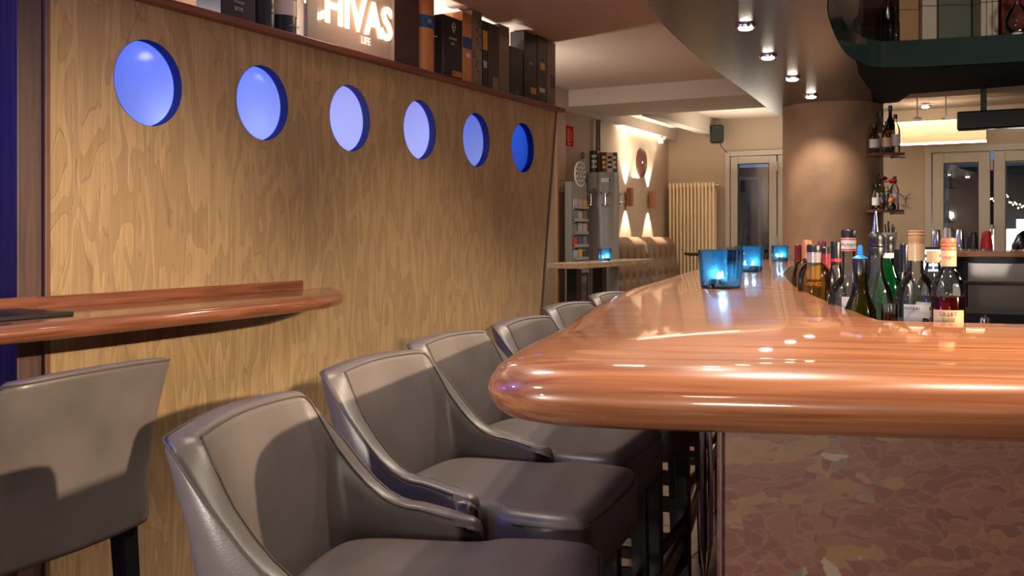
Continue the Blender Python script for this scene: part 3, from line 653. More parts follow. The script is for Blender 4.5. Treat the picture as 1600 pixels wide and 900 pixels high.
# ================================================================ STOOLS
SZ = .785
def make_stool(label):
    t = thing('bar_stool', (0, 0, 0), label, 'bar stool', 'grey leather bar stools')
    # shell (backrest with sloping arms): U path, front = +y
    HW = .222; YBK = -.235; YA = .022; cr = .055
    path = []
    def arc(cx, cy, a0, a1, n_):
        return [(cx+cr*math.cos(math.radians(a0+(a1-a0)*i/n_)), cy+cr*math.sin(math.radians(a0+(a1-a0)*i/n_))) for i in range(n_+1)]
    L1 = [(-HW, YA+(YBK+cr-YA)*i/10) for i in range(10)]
    A1 = arc(-HW+cr, YBK+cr, 180, 270, 8)
    L2 = [(-HW+cr+(2*HW-2*cr)*i/8, YBK-.012*math.sin(math.pi*i/8)) for i in range(1, 8)]
    path = L1+A1+L2+[(-x, y) for (x, y) in A1[::-1]]+[(-x, y) for (x, y) in L1[::-1]]
    n_ = len(path); rows = []; so = []; si = []
    for i, (x, y) in enumerate(path):
        a = Vector(path[max(0, i-1)]); b = Vector(path[min(n_-1, i+1)]); tt = (b-a).normalized(); N = Vector((tt.y, -tt.x))  # outward
        if N.dot(Vector((x, y+.05))) < 0: N = -N
        # height of the rim: full at the back, S-curve down along the arms
        u = (YA-y)/(YA-YBK)                       # 0 arm end .. 1 back
        u = max(0, min(1, u)); s_ = max(0, min(1, (u-.34)/.58)); s_ = s_**2.6*(1+.25*(1-s_))
        hh = .026+.014*min(1, u/.3)+.016*u+.182*s_
        hh += .008*(1-(x/HW)**2) if u > .9 else 0
        th = .027-.005*(1-s_)                      # half thickness
        def lean(z):
            k_ = max(0, z)/.26; return Vector((x*(-.015*k_*s_)+0, -.032*k_*k_-.042*k_)) * (1. if u > .02 else .6)
        c = Vector((x, y)); row = []
        zb = -.135
        for (d_, z) in [(-th*.6, zb), (th*.9, zb), (th, zb+.012), (th, -.02), (th*1.02, hh*.5), (th, hh-.016), (th*.86, hh-.005), (th*.5, hh), (-th*.5, hh), (-th*.86, hh-.005), (-th, hh-.016), (-th, hh*.5), (-th, -.03), (-th*.9, -.06)]:
            q = c+N*d_+lean(z); row.append(Vector((q.x, q.y, SZ+z)))
        if i in (0, n_-1):                         # pull the arm end into a soft nose
            q0 = sum(row, Vector())/len(row)
        rows.append(row); so.append(row[6]+Vector((N.x, N.y, .3))*.002); si.append(row[9]+Vector((-N.x, -N.y, .3))*.002)
    # rounded noses
    def nose(row, dy, k_, dz=0):
        c = Vector((sum(v.x for v in row)/len(row), 0, 0)); top = max(v.z for v in row)
        return [Vector((c.x+(v.x-c.x)*k_, v.y+dy, v.z if v.z < SZ-.05 else SZ-.05+(v.z-SZ+.05)*(1-dz))) for v in row]
    r0 = rows[0]; r1 = rows[-1]
    rows = [nose(r0, .024, .35, .22), nose(r0, .018, .72, .10), nose(r0, .008, .94, .02)]+rows+[nose(r1, .008, .94, .02), nose(r1, .018, .72, .10), nose(r1, .024, .35, .22)]
    MB().rings(rows).build('backrest', M['leather'], t, smooth='all')
    sm_ = MB().tube(so[1:-1], .0022, 5); sm_.tube([v for v in si[1:-1]], .0016, 5); sm_.build('seam', M['seam'], t, smooth=True)
    # seat cushion
    o_ = []
    hwf = .232
    base = [(-.10, -.205), (0, -.21), (.10, -.205), (.165, -.185), (.19, -.13), (.194, -.03), (.200, .045), (hwf-.006, .085), (hwf, .14), (hwf, .19), (hwf-.009, .228), (hwf-.035, .250), (.10, .258), (0, .259), (-.10, .258), (-hwf+.035, .250), (-hwf+.009, .228), (-hwf, .19), (-hwf, .14), (-hwf+.006, .085), (-.200, .045), (-.194, -.03), (-.19, -.13), (-.165, -.185)]
    o_ = catmull([Vector(q) for q in base], 4)
    pr = [(.012, SZ-.125), (.0, SZ-.118), (-.001, SZ-.06), (.001, SZ-.028), (.006, SZ-.014), (.016, SZ-.005), (.035, SZ+.001), (.08, SZ+.006), (.13, SZ+.009)]
    rg = slab(o_, pr[:6])
    for k_, dz_ in ((.965, -.0030), (.935, -.0010), (.90, .0), (.87, .0004), (.8, .0008), (.5, .0014), (.25, .0017), (.02, .0018)): rg.append([Vector((v.x*k_, .02+(v.y-.02)*k_, SZ+.001+dz_)) for v in rg[5]])
    MB().rings(rg).build('seat', M['leather'], t, smooth='all')
    fr = [Vector((p_[0], p_[1])) for p_ in o_ if p_[1] > .11]
    fr.sort(key=lambda p_: math.atan2(p_.x, p_.y))
    MB().tube([(p_.x*1.0, p_.y+.0005, SZ-.020) for p_ in fr], .0018, 5).build('seam', M['seam'], t, smooth=True)
    MB().box(-.17, .17, -.20, .20, SZ-.15, SZ-.12).build('seat_frame', M['leg'], t)
    for sx in (-1, 1):
        for (y0, y1) in ((.19, .205), (-.205, -.25)):
            MB().taper((sx*.185, y1, .008), (sx*.178, y0, SZ-.12), .0155, .022).build('leg', M['leg'], t, bevel=.002)
        for z in (.30, .42):
            MB().box(sx*.182-.009, sx*.182+.009, -.215, .19, z, z+.028).build('stretcher', M['leg'], t)
    for (y, z) in ((.20, .24), (.20, .36), (-.225, .30), (-.225, .42)):
        MB().box(-.17, .17, y-.009, y+.009, z, z+.028).build('stretcher', M['leg'], t)
    return t
stools = [(-.132, 1.475, .985, -.17, 'nearest bar stool at the bar, back cut by the bottom of the frame'),
          (-.025, 2.06, .936, -.352, 'second bar stool from the front, whole seat showing beside the bar tip'),
          (.10, 2.55, .925, -.38, 'third bar stool from the front, seat partly under the bar tip'),
          (.305, 3.06, .92, -.39, 'fourth bar stool from the front, only its back showing over the bar edge'),
          (.49, 3.76, .90, -.43, 'fifth bar stool, back top peeking above the bar edge'),
          (.72, 4.48, .90, -.43, 'farthest bar stool, only a sliver of its back above the bar edge')]
proto = make_stool(stools[0][4])
for i, (a, b, fx, fy, lab) in enumerate(stools):
    s_ = proto if i == 0 else copy_tree(proto)
    s_['label'] = lab; p = cw(a, b); s_.location = (p.x, p.y, 0.0)
    d_ = cw(fx, fy); s_.rotation_euler = (0, 0, math.atan2(d_.y, d_.x)-math.pi/2)
s_ = copy_tree(proto); s_['label'] = 'bar stool seen from behind at the left edge, under the wall ledge'
p = cw(-1.14, 2.12); s_.location = (p.x, p.y, 0); d_ = cw(-.93, .37); s_.rotation_euler = (0, 0, math.atan2(d_.y, d_.x)-math.pi/2)

# ================================================================ CANDLE GLASSES
M['blueglass'] = tinted('blue_glass', (.42, .70, .90, 1), (.08, .42, .92, 1), .2)
def rsq(h, r, n_=5):
    P_ = []
    for (sx, sy, a0) in ((1, 1, 0), (-1, 1, 90), (-1, -1, 180), (1, -1, 270)):
        for i in range(n_+1):
            a = math.radians(a0+90*i/n_); P_.append((sx*(h-r)+r*math.cos(a), sy*(h-r)+r*math.sin(a)))
    return P_
def make_votive(loc, rz, k, label, hgt=.118, two=True):
    rz = math.atan2(loc[1], loc[0])+math.radians(rz)
    t = thing('candle_holder', loc, label, 'candle holder', None, rz)
    rows = []
    for (h, z) in ((.042, 0), (.045, .004), (.047, .03), (.051, hgt-.004), (.0505, hgt), (.045, hgt), (.0445, hgt-.004), (.041, .03), (.037, .014), (.02, .012)):
        rows.append([Vector((x*k, y*k, z*k)) for x, y in rsq(h, min(h*.3, .012))])
    MB().rings(rows).build('glass', M['blueglass'], t, smooth=True)
    for (cx, cy) in (((-.024, -.008), (.022, .010)) if two else ((0, 0),)):
        c = MB().lathe([(.018*k, 0), (.0195*k, .015*k), (.0195*k, .016*k), (.0185*k, .016*k), (.0180*k, .012*k), (.001, .012*k)], 18).build('tealight', M['alu'], t, smooth=True); c.location = (cx*k, cy*k, .0135*k)
        MB().lathe([(.0005, .012*k), (.0035*k, .016*k), (.0045*k, .021*k), (.003*k, .029*k), (.0003, .036*k)], 8).build('flame', M['flame'], c, smooth=True)
        pw = Matrix.Rotation(rz, 3, 'Z') @ Vector((cx*k, cy*k, .045*k)); light('POINT', 'flame_light', Vector(loc)+pw, .5, (1, .85, .65), shadow_soft_size=.008)
    return t
make_votive(cw(.715, 3.33, BZ), -32, 1.17, 'nearest blue glass candle holder on the bar, two tealights burning', .112)
make_votive(cw(1.177, 4.83, BZ), 20, 1.14, 'second blue glass candle holder on the bar, behind the nearest', .112)
make_votive(cw(1.86, 6.76, BZ), 8, 1.10, 'farthest small blue candle holder on the bar, beside the column', .100)

# ================================================================ BOTTLES
def atpx(px, Z, z): return cw((px-800)/F*Z, Z, z)
def bottle(px, Z, ytop, spec, label, base=None, name='liquor_bottle', rz=0., grp='bottles behind the bar'):
    """spec: parts as (part_name, material, [(half_width_px, y_px), ...]) in the photo's scale at distance Z"""
    zb = RZ if base is None else base
    p = atpx(px, Z, zb); t = thing(name, p, label, 'bottle', grp, rz); s = Z/F
    for (pn, m, pr) in spec:
        prof = [(max(0.0005, r*s), 0.0005 if y > 617 else (.012 if y > 580 else EYE-(y-HZ)*s-zb)) for r, y in pr]
        prof.sort(key=lambda q: q[1]) if pn != 'label' else None
        MB().lathe(prof, 22).build(pn, m, t, smooth=True)
    return t
def band(px, Z, t, r, y0, y1, m, name='label', ang=75):
    """a curved label wrapped on the side facing the camera"""
    s = Z/F; zb = t.location.z; r = r*s+.0008; a0 = math.atan2(-t.location.y, -t.location.x)-t.rotation_euler.z
    z0 = EYE-(y1-HZ)*s-zb; z1 = EYE-(y0-HZ)*s-zb; G = []
    for i in range(13):
        a = a0+math.radians(-ang+2*ang*i/12); G.append([Vector((r*math.cos(a), r*math.sin(a), z)) for z in (z0, z1)])
    return MB().grid(G).build(name, m, t, smooth='all', fixn=False)
def btext(t, Z, body, r, y, size, m, off=0., px=None):
    s = Z/F; a0 = math.atan2(-t.location.y, -t.location.x); d_ = Vector((math.cos(a0), math.sin(a0), 0)); U_ = Vector((-d_.y, d_.x, 0))
    return text(body, 'lettering', m, t, d_*(r*s+.0018)+U_*off*s+Vector((0, 0, EYE-(y-HZ)*s-t.location.z)), U_, (0, 0, 1), size*s, .0003)
gold = tinted('gold_liqueur_glass', (.88, .68, .30, 1), (.7, .5, .2, 1), .12); olive = tinted('olive_glass', (.42, .40, .08, 1), (.35, .33, .03, 1), .12); green = tinted('green_glass', (.10, .72, .32, 1), (.05, .6, .2, 1), .2); clear = M['clear']
amber = tinted('amber_glass', (.75, .42, .16, 1), (.6, .3, .1, 1), .12); redl = tinted('red_aperitif', (.50, .12, .09, 1), (.45, .08, .05, 1), .35)
cork = colm('cork_cap', 170, 130, 96, .6); beige = colm('beige_capsule', 196, 166, 128, .5); dred = colm('dark_red_capsule', 110, 26, 34, .4); blk = colm('black_cap', 22, 20, 22, .35)
lav = colm('lavender_capsule', 158, 146, 156, .35, .3); blue = colm('blue_plastic', 30, 140, 220, .4); dkb = colm('navy_capsule', 20, 20, 34, .3)
wlab = colm('white_label', 214, 208, 204, .6); navyl = colm('navy_label', 26, 34, 70, .5); copperc = colm('copper_capsule', 190, 120, 84, .4, .3); ink = colm('ink', 30, 26, 30, .6)
tan = colm('cream_label', 206, 178, 146, .6); dredink = colm('red_ink', 130, 30, 24, .6)
YR = 620
b = bottle(1247, 3.95, 382, [('glass', gold, [(9, YR), (10, 600), (10, 440), (6, 415), (5, 405)]), ('capsule', dred, [(5.4, 406), (5.4, 383), (4, 382)])], 'bottle with thin dark red capsule, leftmost behind the bar')
b = bottle(1262, 3.7, 375, [('glass', gold, [(14, YR), (15, 600), (15, 430), (10, 412), (7, 404)]), ('capsule', copperc, [(8.5, 404), (8.5, 377), (7, 375)])], 'bottle with wide copper-coloured capsule behind the lavender one')
b = bottle(1284, 4.0, 377, [('glass', amber, [(14, YR), (15, 600), (15, 440), (9, 415), (6, 402)]), ('capsule', dred, [(6.5, 402), (6.5, 379), (5, 377)])], 'amber bottle with slim dark red capsule, behind the lavender one')
b = bottle(1293, 3.42, 386, [('glass', clear, [(16, YR), (17, 600), (17, 450), (12, 428), (8, 418)]), ('capsule', colm('red_capsule', 150, 40, 40), [(8.2, 420), (8.2, 396)]), ('cap', blk, [(8.4, 396), (8.4, 387), (7, 386)])], 'bottle with red capsule under a black cap')
b = bottle(1306, 3.27, 377, [('glass', clear, [(15, YR), (16, 600), (16, 450), (11, 432), (7.5, 414)]), ('cap', blk, [(8, 414), (8, 379), (7, 377)]), ('band', colm('red_band', 190, 50, 60), [(8.4, 409), (8.4, 404)])], 'bottle with tall black cap and thin red ring')
b = bottle(1254, 3.5, 410, [('glass', gold, [(13, YR), (15, 600), (15, 430), (12, 416), (8, 409)]), ('stopper', gold, [(6, 410), (5, 407)])], 'rounded gold bottle at the bar curve, shoulders level with the top')
b = bottle(1272, 3.15, 382, [('glass', gold, [(22, YR), (24, 600), (25, 440), (23, 424), (17, 414), (11.2, 410)]), ('cap', blk, [(11.3, 394), (11.3, 384), (10, 382)]), ('capsule', lav, [(10.8, 448), (10.8, 394)]), ('band', colm('maroon_band', 90, 30, 36), [(11.2, 449), (11.2, 436)])], 'gold bottle with long lavender capsule and black cap')
btext(b, 3.15, 'VENEZ', 11.5, 443.5, 8, wlab)
b = bottle(1326, 2.55, 359, [('glass', clear, [(30, YR), (32, 590), (32, 480), (30, 458), (24, 444), (14, 434), (10, 420), (9.5, 392)]), ('cap', blk, [(11.2, 372), (11.2, 361), (10, 359)]), ('capsule', wlab, [(11.4, 392), (11.4, 372)]), ('ring', colm('red_band', 190, 50, 60), [(11.7, 375), (11.7, 373)]), ('ring', colm('red_band', 190, 50, 60), [(11.7, 391), (11.7, 389)])], 'clear bottle with white signed neck band, tallest in the left group')
btext(b, 2.55, 'Achten', 12, 382, 8, ink)
band(1326, 2.55, b, 32, 462, 560, wlab, ang=18)
b = bottle(1344, 2.38, 383, [('glass', olive, [(27, YR), (29, 590), (29, 520), (24, 484), (14, 460), (11, 440), (11, 425)]), ('collar', blk, [(12, 426), (12.3, 408), (11, 404)]), ('pourer', blue, [(12, 404), (11, 402), (5, 399), (4.4, 388), (2.5, 383)])], 'olive green bottle with bright blue pourer tip')
b = bottle(1368, 2.75, 330, [('glass', clear, [(27, YR), (29, 590), (29, 480), (24, 452), (14, 432), (11, 415), (11, 399)]), ('collar', blk, [(12.5, 399), (12.5, 388), (11.5, 386), (12.5, 384), (11.5, 380), (12, 374), (10, 366), (6, 362)]), ('spout', M['chrome'], [(6, 364), (4, 352), (2.6, 338), (1.2, 330)])], 'clear bottle with black collar and silver pouring spout')
b = bottle(1386, 3.0, 366, [('glass', green, [(27, YR), (29, 590), (29, 470), (22, 440), (13, 420), (9, 403)]), ('collar', blk, [(10.5, 395), (10.5, 384), (9.6, 381), (10.5, 378), (10, 370), (8, 367)]), ('band', wlab, [(10, 403), (10, 395)])], 'bright green glass bottle with black pourer collar')
b = bottle(1413, 3.3, 381, [('glass', M['blacktv'], [(17, YR), (19, 600), (19, 450), (11, 432), (7, 425)]), ('capsule', dkb, [(7, 426), (7, 383), (6, 381)])], 'dark bottle with slim navy capsule behind the round clear bottle')
ridge = [(12, 374), (12.4, 371), (11.6, 369), (12.6, 366), (11.6, 364), (12.4, 361), (11, 360)]
b = bottle(1432, 2.38, 360, [('glass', clear, [(30, YR), (32, 590), (32, 470), (29, 450), (20, 436), (12, 426), (10, 415), (10.5, 404)]), ('capsule', beige, [(12.5, 407), (12.5, 381), (11.8, 381)]), ('cap', cork, [(12, 381)]+ridge)], 'round clear bottle with beige capsule and ridged cork-coloured cap')
band(1432, 2.38, b, 32, 474, 560, wlab, ang=34)
btext(b, 2.38, 'IARPARI', 32.6, 480, 7, navyl, off=-8)
b = bottle(1458, 2.6, 395, [('glass', clear, [(26, YR), (28, 590), (28, 470), (24, 444), (13, 424), (9, 408)]), ('liquid', redl, [(24, YR-2), (26, 590), (26, 462), (25.5, 461)]), ('capsule', beige, [(9.5, 410), (9.5, 392)])], 'clear bottle with red drink and navy C on its label')
band(1458, 2.6, b, 28.3, 471, 560, wlab, ang=60)
band(1458, 2.6, b, 28.8, 478, 500, navyl, ang=16); btext(b, 2.6, 'C', 29.2, 489, 20, wlab)
b = bottle(1482, 2.1, 372, [('glass', clear, [(21, 463.5), (25, 463), (25.5, 455), (23, 442), (16, 428), (10, 420), (9, 414)]), ('liquid', redl, [(23, YR), (25, 590), (25, 464), (24.5, 463.2)]), ('capsule', beige, [(11.6, 416), (11.6, 392), (11, 391)]), ('cap', copperc, [(11.6, 391), (12, 388), (11, 386), (12, 383), (11, 381), (12, 378), (11, 375), (10.5, 372)])], 'round-shouldered bottle half full of red aperitif, rightmost behind the bar')
band(1482, 2.1, b, 25.3, 483, 560, tan, ang=56)
btext(b, 2.1, 'LILLET', 25.8, 489, 9, dredink); btext(b, 2.1, 'LILLET', 11.9, 402, 6, dredink)
band(1482, 2.1, b, 25.6, 495, 502, colm('label_medal', 150, 130, 90), name='medal', ang=20)
sx_ = Z_ = None
# tumbler with red drink and glass dish rim, bar spoon
p = atpx(1390, 2.27, 1.04); t = thing('tumbler', p, 'small tumbler with dark red drink between the green and round bottles', 'glass')
MB().lathe([(.018, 0), (.020, .06), (.0195, .06), (.017, .004)], 18).build('glass', clear, t, smooth=True); MB().lathe([(.0165, .004), (.0175, .04), (.001, .04)], 18).build('drink', redl, t, smooth=True)
t.location = atpx(1390, 2.27, 1.08)
pd = MB().lathe([(.026, 0), (.026, .2385)], 14, tuple(atpx(1390, 2.27, RZ))).build('jar_stand', M['steel']); tag(pd, 'short steel canister carrying the tumbler of red drink', 'canister')
pd['label'] = 'short steel canister under the tumbler of red drink'
p = cw(.868, 2.12, RZ); t = thing('glass_bowl', p, 'clear glass bowl whose rim shows at the inner bar edge', 'bowl')
MB().lathe([(.03, 0), (.034, .08), (.038, .279), (.036, .279), (.032, .08), (.02, .01)], 28).build('bowl', clear, t, smooth=True)
p = atpx(1539, 2.05, RZ); t = thing('bar_spoon', p, 'silver spoon handle end sticking up at the bar edge', 'spoon')
MB().tube([(0, 0, 0), (.0, 0, .24)], .003, 8).build('stem', M['chrome'], t, smooth=True)
ob = MB().lathe([(.001, .235), (.009, .25), (.0115, .27), (.009, .286), (.001, .292)], 14).build('handle_end', M['chrome'], t, smooth=True)

# ================================================================ BACK COUNTER
Xc0 = lambda px, Z: (px-800)/F*Z
p = cw(0, 0)
def cbox(X0, X1, Z0, Z1, z0, z1): # box aligned with the room, around the camera-frame extent
    a = cw(X0, Z0); return a
yb0 = 5.45
x_l = backx(1503, yb0)
t = thing('back_counter', (x_l+1.0, yb0+.3, 0), 'back bar counter with wooden top and steel fridge front', 'counter')
def bb(x0, x1, y0, y1, z0, z1, name, m, **k):
    ob = MB().box(x0, x1, y0, y1, z0, z1).build(name, m, t, **k); ob.location = -t.location; return ob
zt = backz(1550, 393, yb0)
zb_ = backz(1550, 402, yb0)
bb(x_l-.02, x_l+2.2, yb0, yb0+.6, zb_, zt, 'worktop', woodmat('counter_oak', rgb(130, 84, 52), rgb(160, 110, 70), .4, .3, scale=(1, 20, 20)), bevel=.003)
bb(x_l+.0, x_l+2.2, yb0+.06, yb0+.58, .1, zb_, 'carcass', M['black'])
f1 = backz(1550, 411, yb0); f2 = backz(1550, 443, yb0); f3 = backz(1550, 492, yb0)
xa = backx(1512, yb0)
dr = bb(xa, xa+1.0, yb0+.02, yb0+.06, f2+.008, f1, 'drawer', M['steel'], bevel=.003)
dr2 = bb(xa, xa+1.0, yb0+.02, yb0+.06, f3, f2-.004, 'door', M['steel'], bevel=.003)
bb(xa-.02, xa+1.02, yb0-.005, yb0+.02, f2-.006, f2+.012, 'handle', M['chrome'], bevel=.004)
bb(xa-.07, xa-.015, yb0+.02, yb0+.3, f3-.01, f2-.01, 'side_panel', M['white'])
# POS screen
pz = cw(Xc0(1458, 4.6), 4.6)
t = thing('till_screen', (pz.x, pz.y, .95), 'bright touch screen of the till between the bottles', 'screen', None, TH*.8)
hh = .12; wv = .036*1.25
MB().box(-.055, .055, 0, .02, EYE-(428-HZ)*4.6/F-.95, EYE-(386-HZ)*4.6/F-.95).build('bezel', M['black'], t, bevel=.002)
sc_ = MB().box(-.045, .045, -.002, 0, EYE-(424-HZ)*4.6/F-.95, EYE-(390-HZ)*4.6/F-.95).build('display', emis('till_display', (.72, .86, 1, 1), 1.6), t)
for k_ in range(6):
    MB().box(-.038+(k_ % 2)*.042, -.004+(k_ % 2)*.042, -.003, -.002, .19+.028*(k_//2), .205+.028*(k_//2)).build('display_button', colm('screen_grey', 130, 150, 170), sc_)
MB().box(-.02, .02, .0, .02, 0, .18).box(-.06, .06, -.03, .06, -.0, .01).build('stand', M['black'], t)
t2 = MB().box(pz.x-.08, pz.x+.40, pz.y-.15, pz.y+.25, .0, .95).build('side_cabinet', M['black']); tag(t2, 'low black cabinet under the till screen', 'cabinet')
# shakers / glasses on the counter
def shaker(px, Z, y0, y1, rb, rt, m, label, group, ridges=False, name='shaker_tin', cat='shaker'):
    s = Z/F; z0 = EYE-(y1-HZ)*s; p = atpx(px, Z, z0); t = thing(name, p, label, cat, group); h = (y1-y0)*s
    MB().lathe([(rb*s, 0), (rb*s*1.02, .006), (rt*s, h-.006), (rt*s*.92, h), (rt*s*.8, h)], 20).build('body', m, t, smooth=True)
    MB().lathe([(rb*s*1.05, -.0), (rb*s*1.05, .01)], 20).build('rim', M['chrome'] if m != M['chrome'] else M['steel'], t)
    if ridges:
        r_ = MB()
        for k_ in range(10):
            a = k_*math.pi/5; r_.tube([(rb*s*math.cos(a), rb*s*math.sin(a), .01), (rt*s*math.cos(a), rt*s*math.sin(a), h-.01)], .002, 4)
        r_.build('fluting', m, t)
    return t
Zs = 6.05
zc = EYE-(393-HZ)*5.6/F
def on(px): return 0
for (px, Zz, y0, rb, rt, m, lab, rid) in [
        (1463, 5.15, 359, 8.5, 6, M['chrome'], 'silver shaker tin behind the round-shouldered bottles, leftmost of three', False),
        (1482, 5.2, 356, 9, 6.5, M['steel'], 'silver shaker tin in the middle of the three', True),
        (1500, 5.15, 358, 8, 5.5, M['chrome'], 'silver shaker tin beside the black one, rightmost of three', False)]:
    shaker(px, Zz, y0, 393, rb, rt, m, lab, 'shaker tins on the back counter', rid)
pz2 = atpx(1482, 5.17, 0); zq = EYE-(393-HZ)*5.2/F
q = MB().box(pz2.x-.16, pz2.x+.04, pz2.y-.12, pz2.y+.10, zq-.02, zq-.0005).box(pz2.x-.10, pz2.x+.08, pz2.y-.06, pz2.y+.06, .0, zq-.02).build('pedestal_shelf', M['black']); tag(q, 'narrow black stand carrying the silver shaker tins', 'stand')
zt2 = zt
shb = (EYE-zt2)
for (px, y0, rb, rt, m, lab, rid) in [(1519, 363, 9, 7, M['black'], 'black shaker cup on the wooden back counter', False), (1541.5, 361, 9, 6, colm('red_cup', 170, 20, 28), 'red fluted cup on the wooden back counter', True)]:
    Zc_ = 5.5+.1; a_ = (px-800)/F; Zc_ = (yb0+.18)/(a_*ST+CT); yb_ = HZ+(EYE-zt2)*F/Zc_
    shaker(px, Zc_, y0, yb_, rb, rt, m, lab, 'cups on the back counter', rid)
# machine dome at right edge
a_ = (1598-800)/F; Zc_ = (yb0+.3)/(a_*ST+CT); p = cw(a_*Zc_+.02, Zc_, zt)
t = thing('coffee_grinder', p, 'dark rounded machine at the right edge of the back counter', 'machine')
MB().lathe([(.07, 0), (.07, .03), (.06, .05), (.045, .085), (.02, .105), (.002, .11)], 24).build('body', M['blacktv'], t, smooth=True); MB().lathe([(.075, 0), (.075, .008)], 24).build('base', M['chrome'], t)

# column shelves with bottles, roses
def colshelf(px0, px1, y, Z, label):
    s = Z/F; zz = EYE+(HZ-y)*s; p = atpx((px0+px1)/2, Z, zz)
    t = thing('column_shelf', p, label, 'shelf', 'small shelves on the column', TH)
    hw = (px1-px0)/2*s
    MB().box(-hw, hw, -.10, .10, -.018, 0).build('board', M['shelfwood'], t, bevel=.002)
    MB().box(hw-.03, hw+.05, .02, .08, -.03, -.019).build('bracket', M['chrome'], t); return zz
Z7 = 6.85
z1 = colshelf(1358, 1405, 240, Z7, 'upper small wooden shelf on the right side of the column')
z2 = colshelf(1356, 1404, 328, Z7, 'lower small wooden shelf on the column, under the roses')
def sb(px, Z, base, h, r, m, capm, label, grp='bottles on the column shelves'):
    p = atpx(px, Z, base); t = thing('liquor_bottle', p, label, 'bottle', grp)
    MB().lathe([(r*.95, 0), (r, .01), (r, h*.6), (r*.7, h*.7), (r*.38, h*.78), (r*.34, h*.9)], 14).build('glass', m, t, smooth=True)
    MB().lathe([(r*.42, h*.88), (r*.42, h)], 12).build('cap', capm, t, smooth=True)
    MB().lathe([(r*1.03, h*.18), (r*1.03, h*.48)], 14).build('label', wlab if random.random() < .5 else tan, t)
spec1 = [(1366, -.04, .20, amber, 'short amber bottle at the left end of the upper column shelf'), (1376, .03, .30, clear, 'clear bottle in the middle of the upper column shelf'), (1385, -.05, .22, gold, 'golden bottle at the front of the upper column shelf'),
         (1391, .02, .34, M['blacktv'], 'tall dark bottle on the upper column shelf'), (1399, -.04, .27, clear, 'clear bottle at the right end of the upper column shelf')]
for (px, dz_, h, m, lab) in spec1: sb(px, Z7+dz_, z1, h, .032, m, blk, lab)
for (px, dz_, h, m, lab) in [(1369, .0, .18, clear, 'small clear bottle at the left of the lower column shelf'), (1376, .05, .26, gold, 'yellow-topped bottle behind the roses'), (1398, .05, .24, clear, 'clear bottle at the right of the lower column shelf')]: sb(px, Z7+dz_, z2, h, .028, m, blk, lab)
# vase with rose
p = atpx(1385, Z7+.0, z2); t = thing('rose_vase', p, 'glass vase holding red roses and green leaves on the lower column shelf', 'flowers')
MB().lathe([(.02, 0), (.024, .02), (.016, .08), (.022, .11), (.02, .11), (.013, .08), (.01, .01)], 16).build('vase', clear, t, smooth=True)
gl = colm('rose_leaf', 30, 70, 28, .5); rr_ = colm('rose_red', 170, 14, 40, .5)
for k_, (dx, dy, dz_, on_) in enumerate([(.045, .0, .20, 1), (-.02, .01, .22, 0), (-.05, -.01, .19, 0), (.02, .02, .17, 0), (-.075, 0, .16, 0)]):
    q_ = U*dx+Vv*dy; MB().tube([(0, 0, .02), (q_.x*.5, q_.y*.5, dz_*.6), (q_.x, q_.y, dz_)], .0025, 5).build('stem', gl, t)
    if on_ or k_ == 1:
        bl = MB()
        for r_ in range(3):
            for j in range(5):
                a = j*1.2566+r_*.6; R_ = .012+.008*r_; c_ = Vector((q_.x+R_*.6*math.cos(a), q_.y+R_*.6*math.sin(a), dz_+.008-r_*.004))
                bl.lathe([(.001, -.014), (.009+.003*r_, 0), (.007+.002*r_, .012), (.001, .014)], 7, c_)
        bl.build('bloom', rr_ if on_ else colm('rose_dark', 90, 16, 30), t, smooth=True)
    for j in range(4):
        a = random.uniform(0, 6.28); zz = dz_*(.62+.12*j); c_ = Vector((q_.x*zz/dz_, q_.y*zz/dz_, zz)); d_ = Vector((math.cos(a), math.sin(a), random.uniform(-.2, .5))); w_ = d_.cross(Vector((0, 0, 1))).normalized()*.012
        MB().add([c_, c_+d_*.02+w_, c_+d_*.05, c_+d_*.02-w_, c_+d_*.02+Vector((0, 0, .004))], [(0, 1, 4), (1, 2, 4), (2, 3, 4), (3, 0, 4)]).build('leaf', gl, t, fixn=False)
# little figure-like bottle with orange ball
p = atpx(1393, Z7-.11, z2); t = thing('round_stopper_bottle', p, 'small dark bottle with an orange ball stopper on the lower column shelf', 'bottle')
MB().lathe([(.028, 0), (.032, .02), (.018, .045)], 16).build('body', blk, t, smooth=True); MB().lathe([(.002, .040), (.018, .05), (.022, .062), (.018, .076), (.002, .084)], 16).build('stopper', colm('orange_ball', 220, 120, 30), t, smooth=True)
# tool caddy behind the pourers
p = atpx(1390, 4.3, EYE-(372-HZ)*4.3/F-.02); t = thing('straw_caddy', p, 'black caddy of stirrers and straws behind the pourer bottles', 'caddy')
MB().lathe([(.026, -.03), (.032, .045), (.030, .045), (.024, -.03)], 16).build('cup', M['grey'], t, smooth=True)
for k_ in range(7): 
    a = k_*.9; MB().tube([(.012*math.cos(a), .012*math.sin(a), -.01), (.02*math.cos(a), .02*math.sin(a), .07+.012*(k_ % 3))], .003, 6).build('stirrer', blk, t)
pb = atpx(1390, 4.3, 0); q = MB().box(pb.x-.08, pb.x+.08, pb.y-.12, pb.y+.12, RZ+.001, p.z-.0305).build('stand', M['black']); q.name = 'equipment_stand'; tag(q, 'dark equipment stand behind the pourer bottles', 'stand')

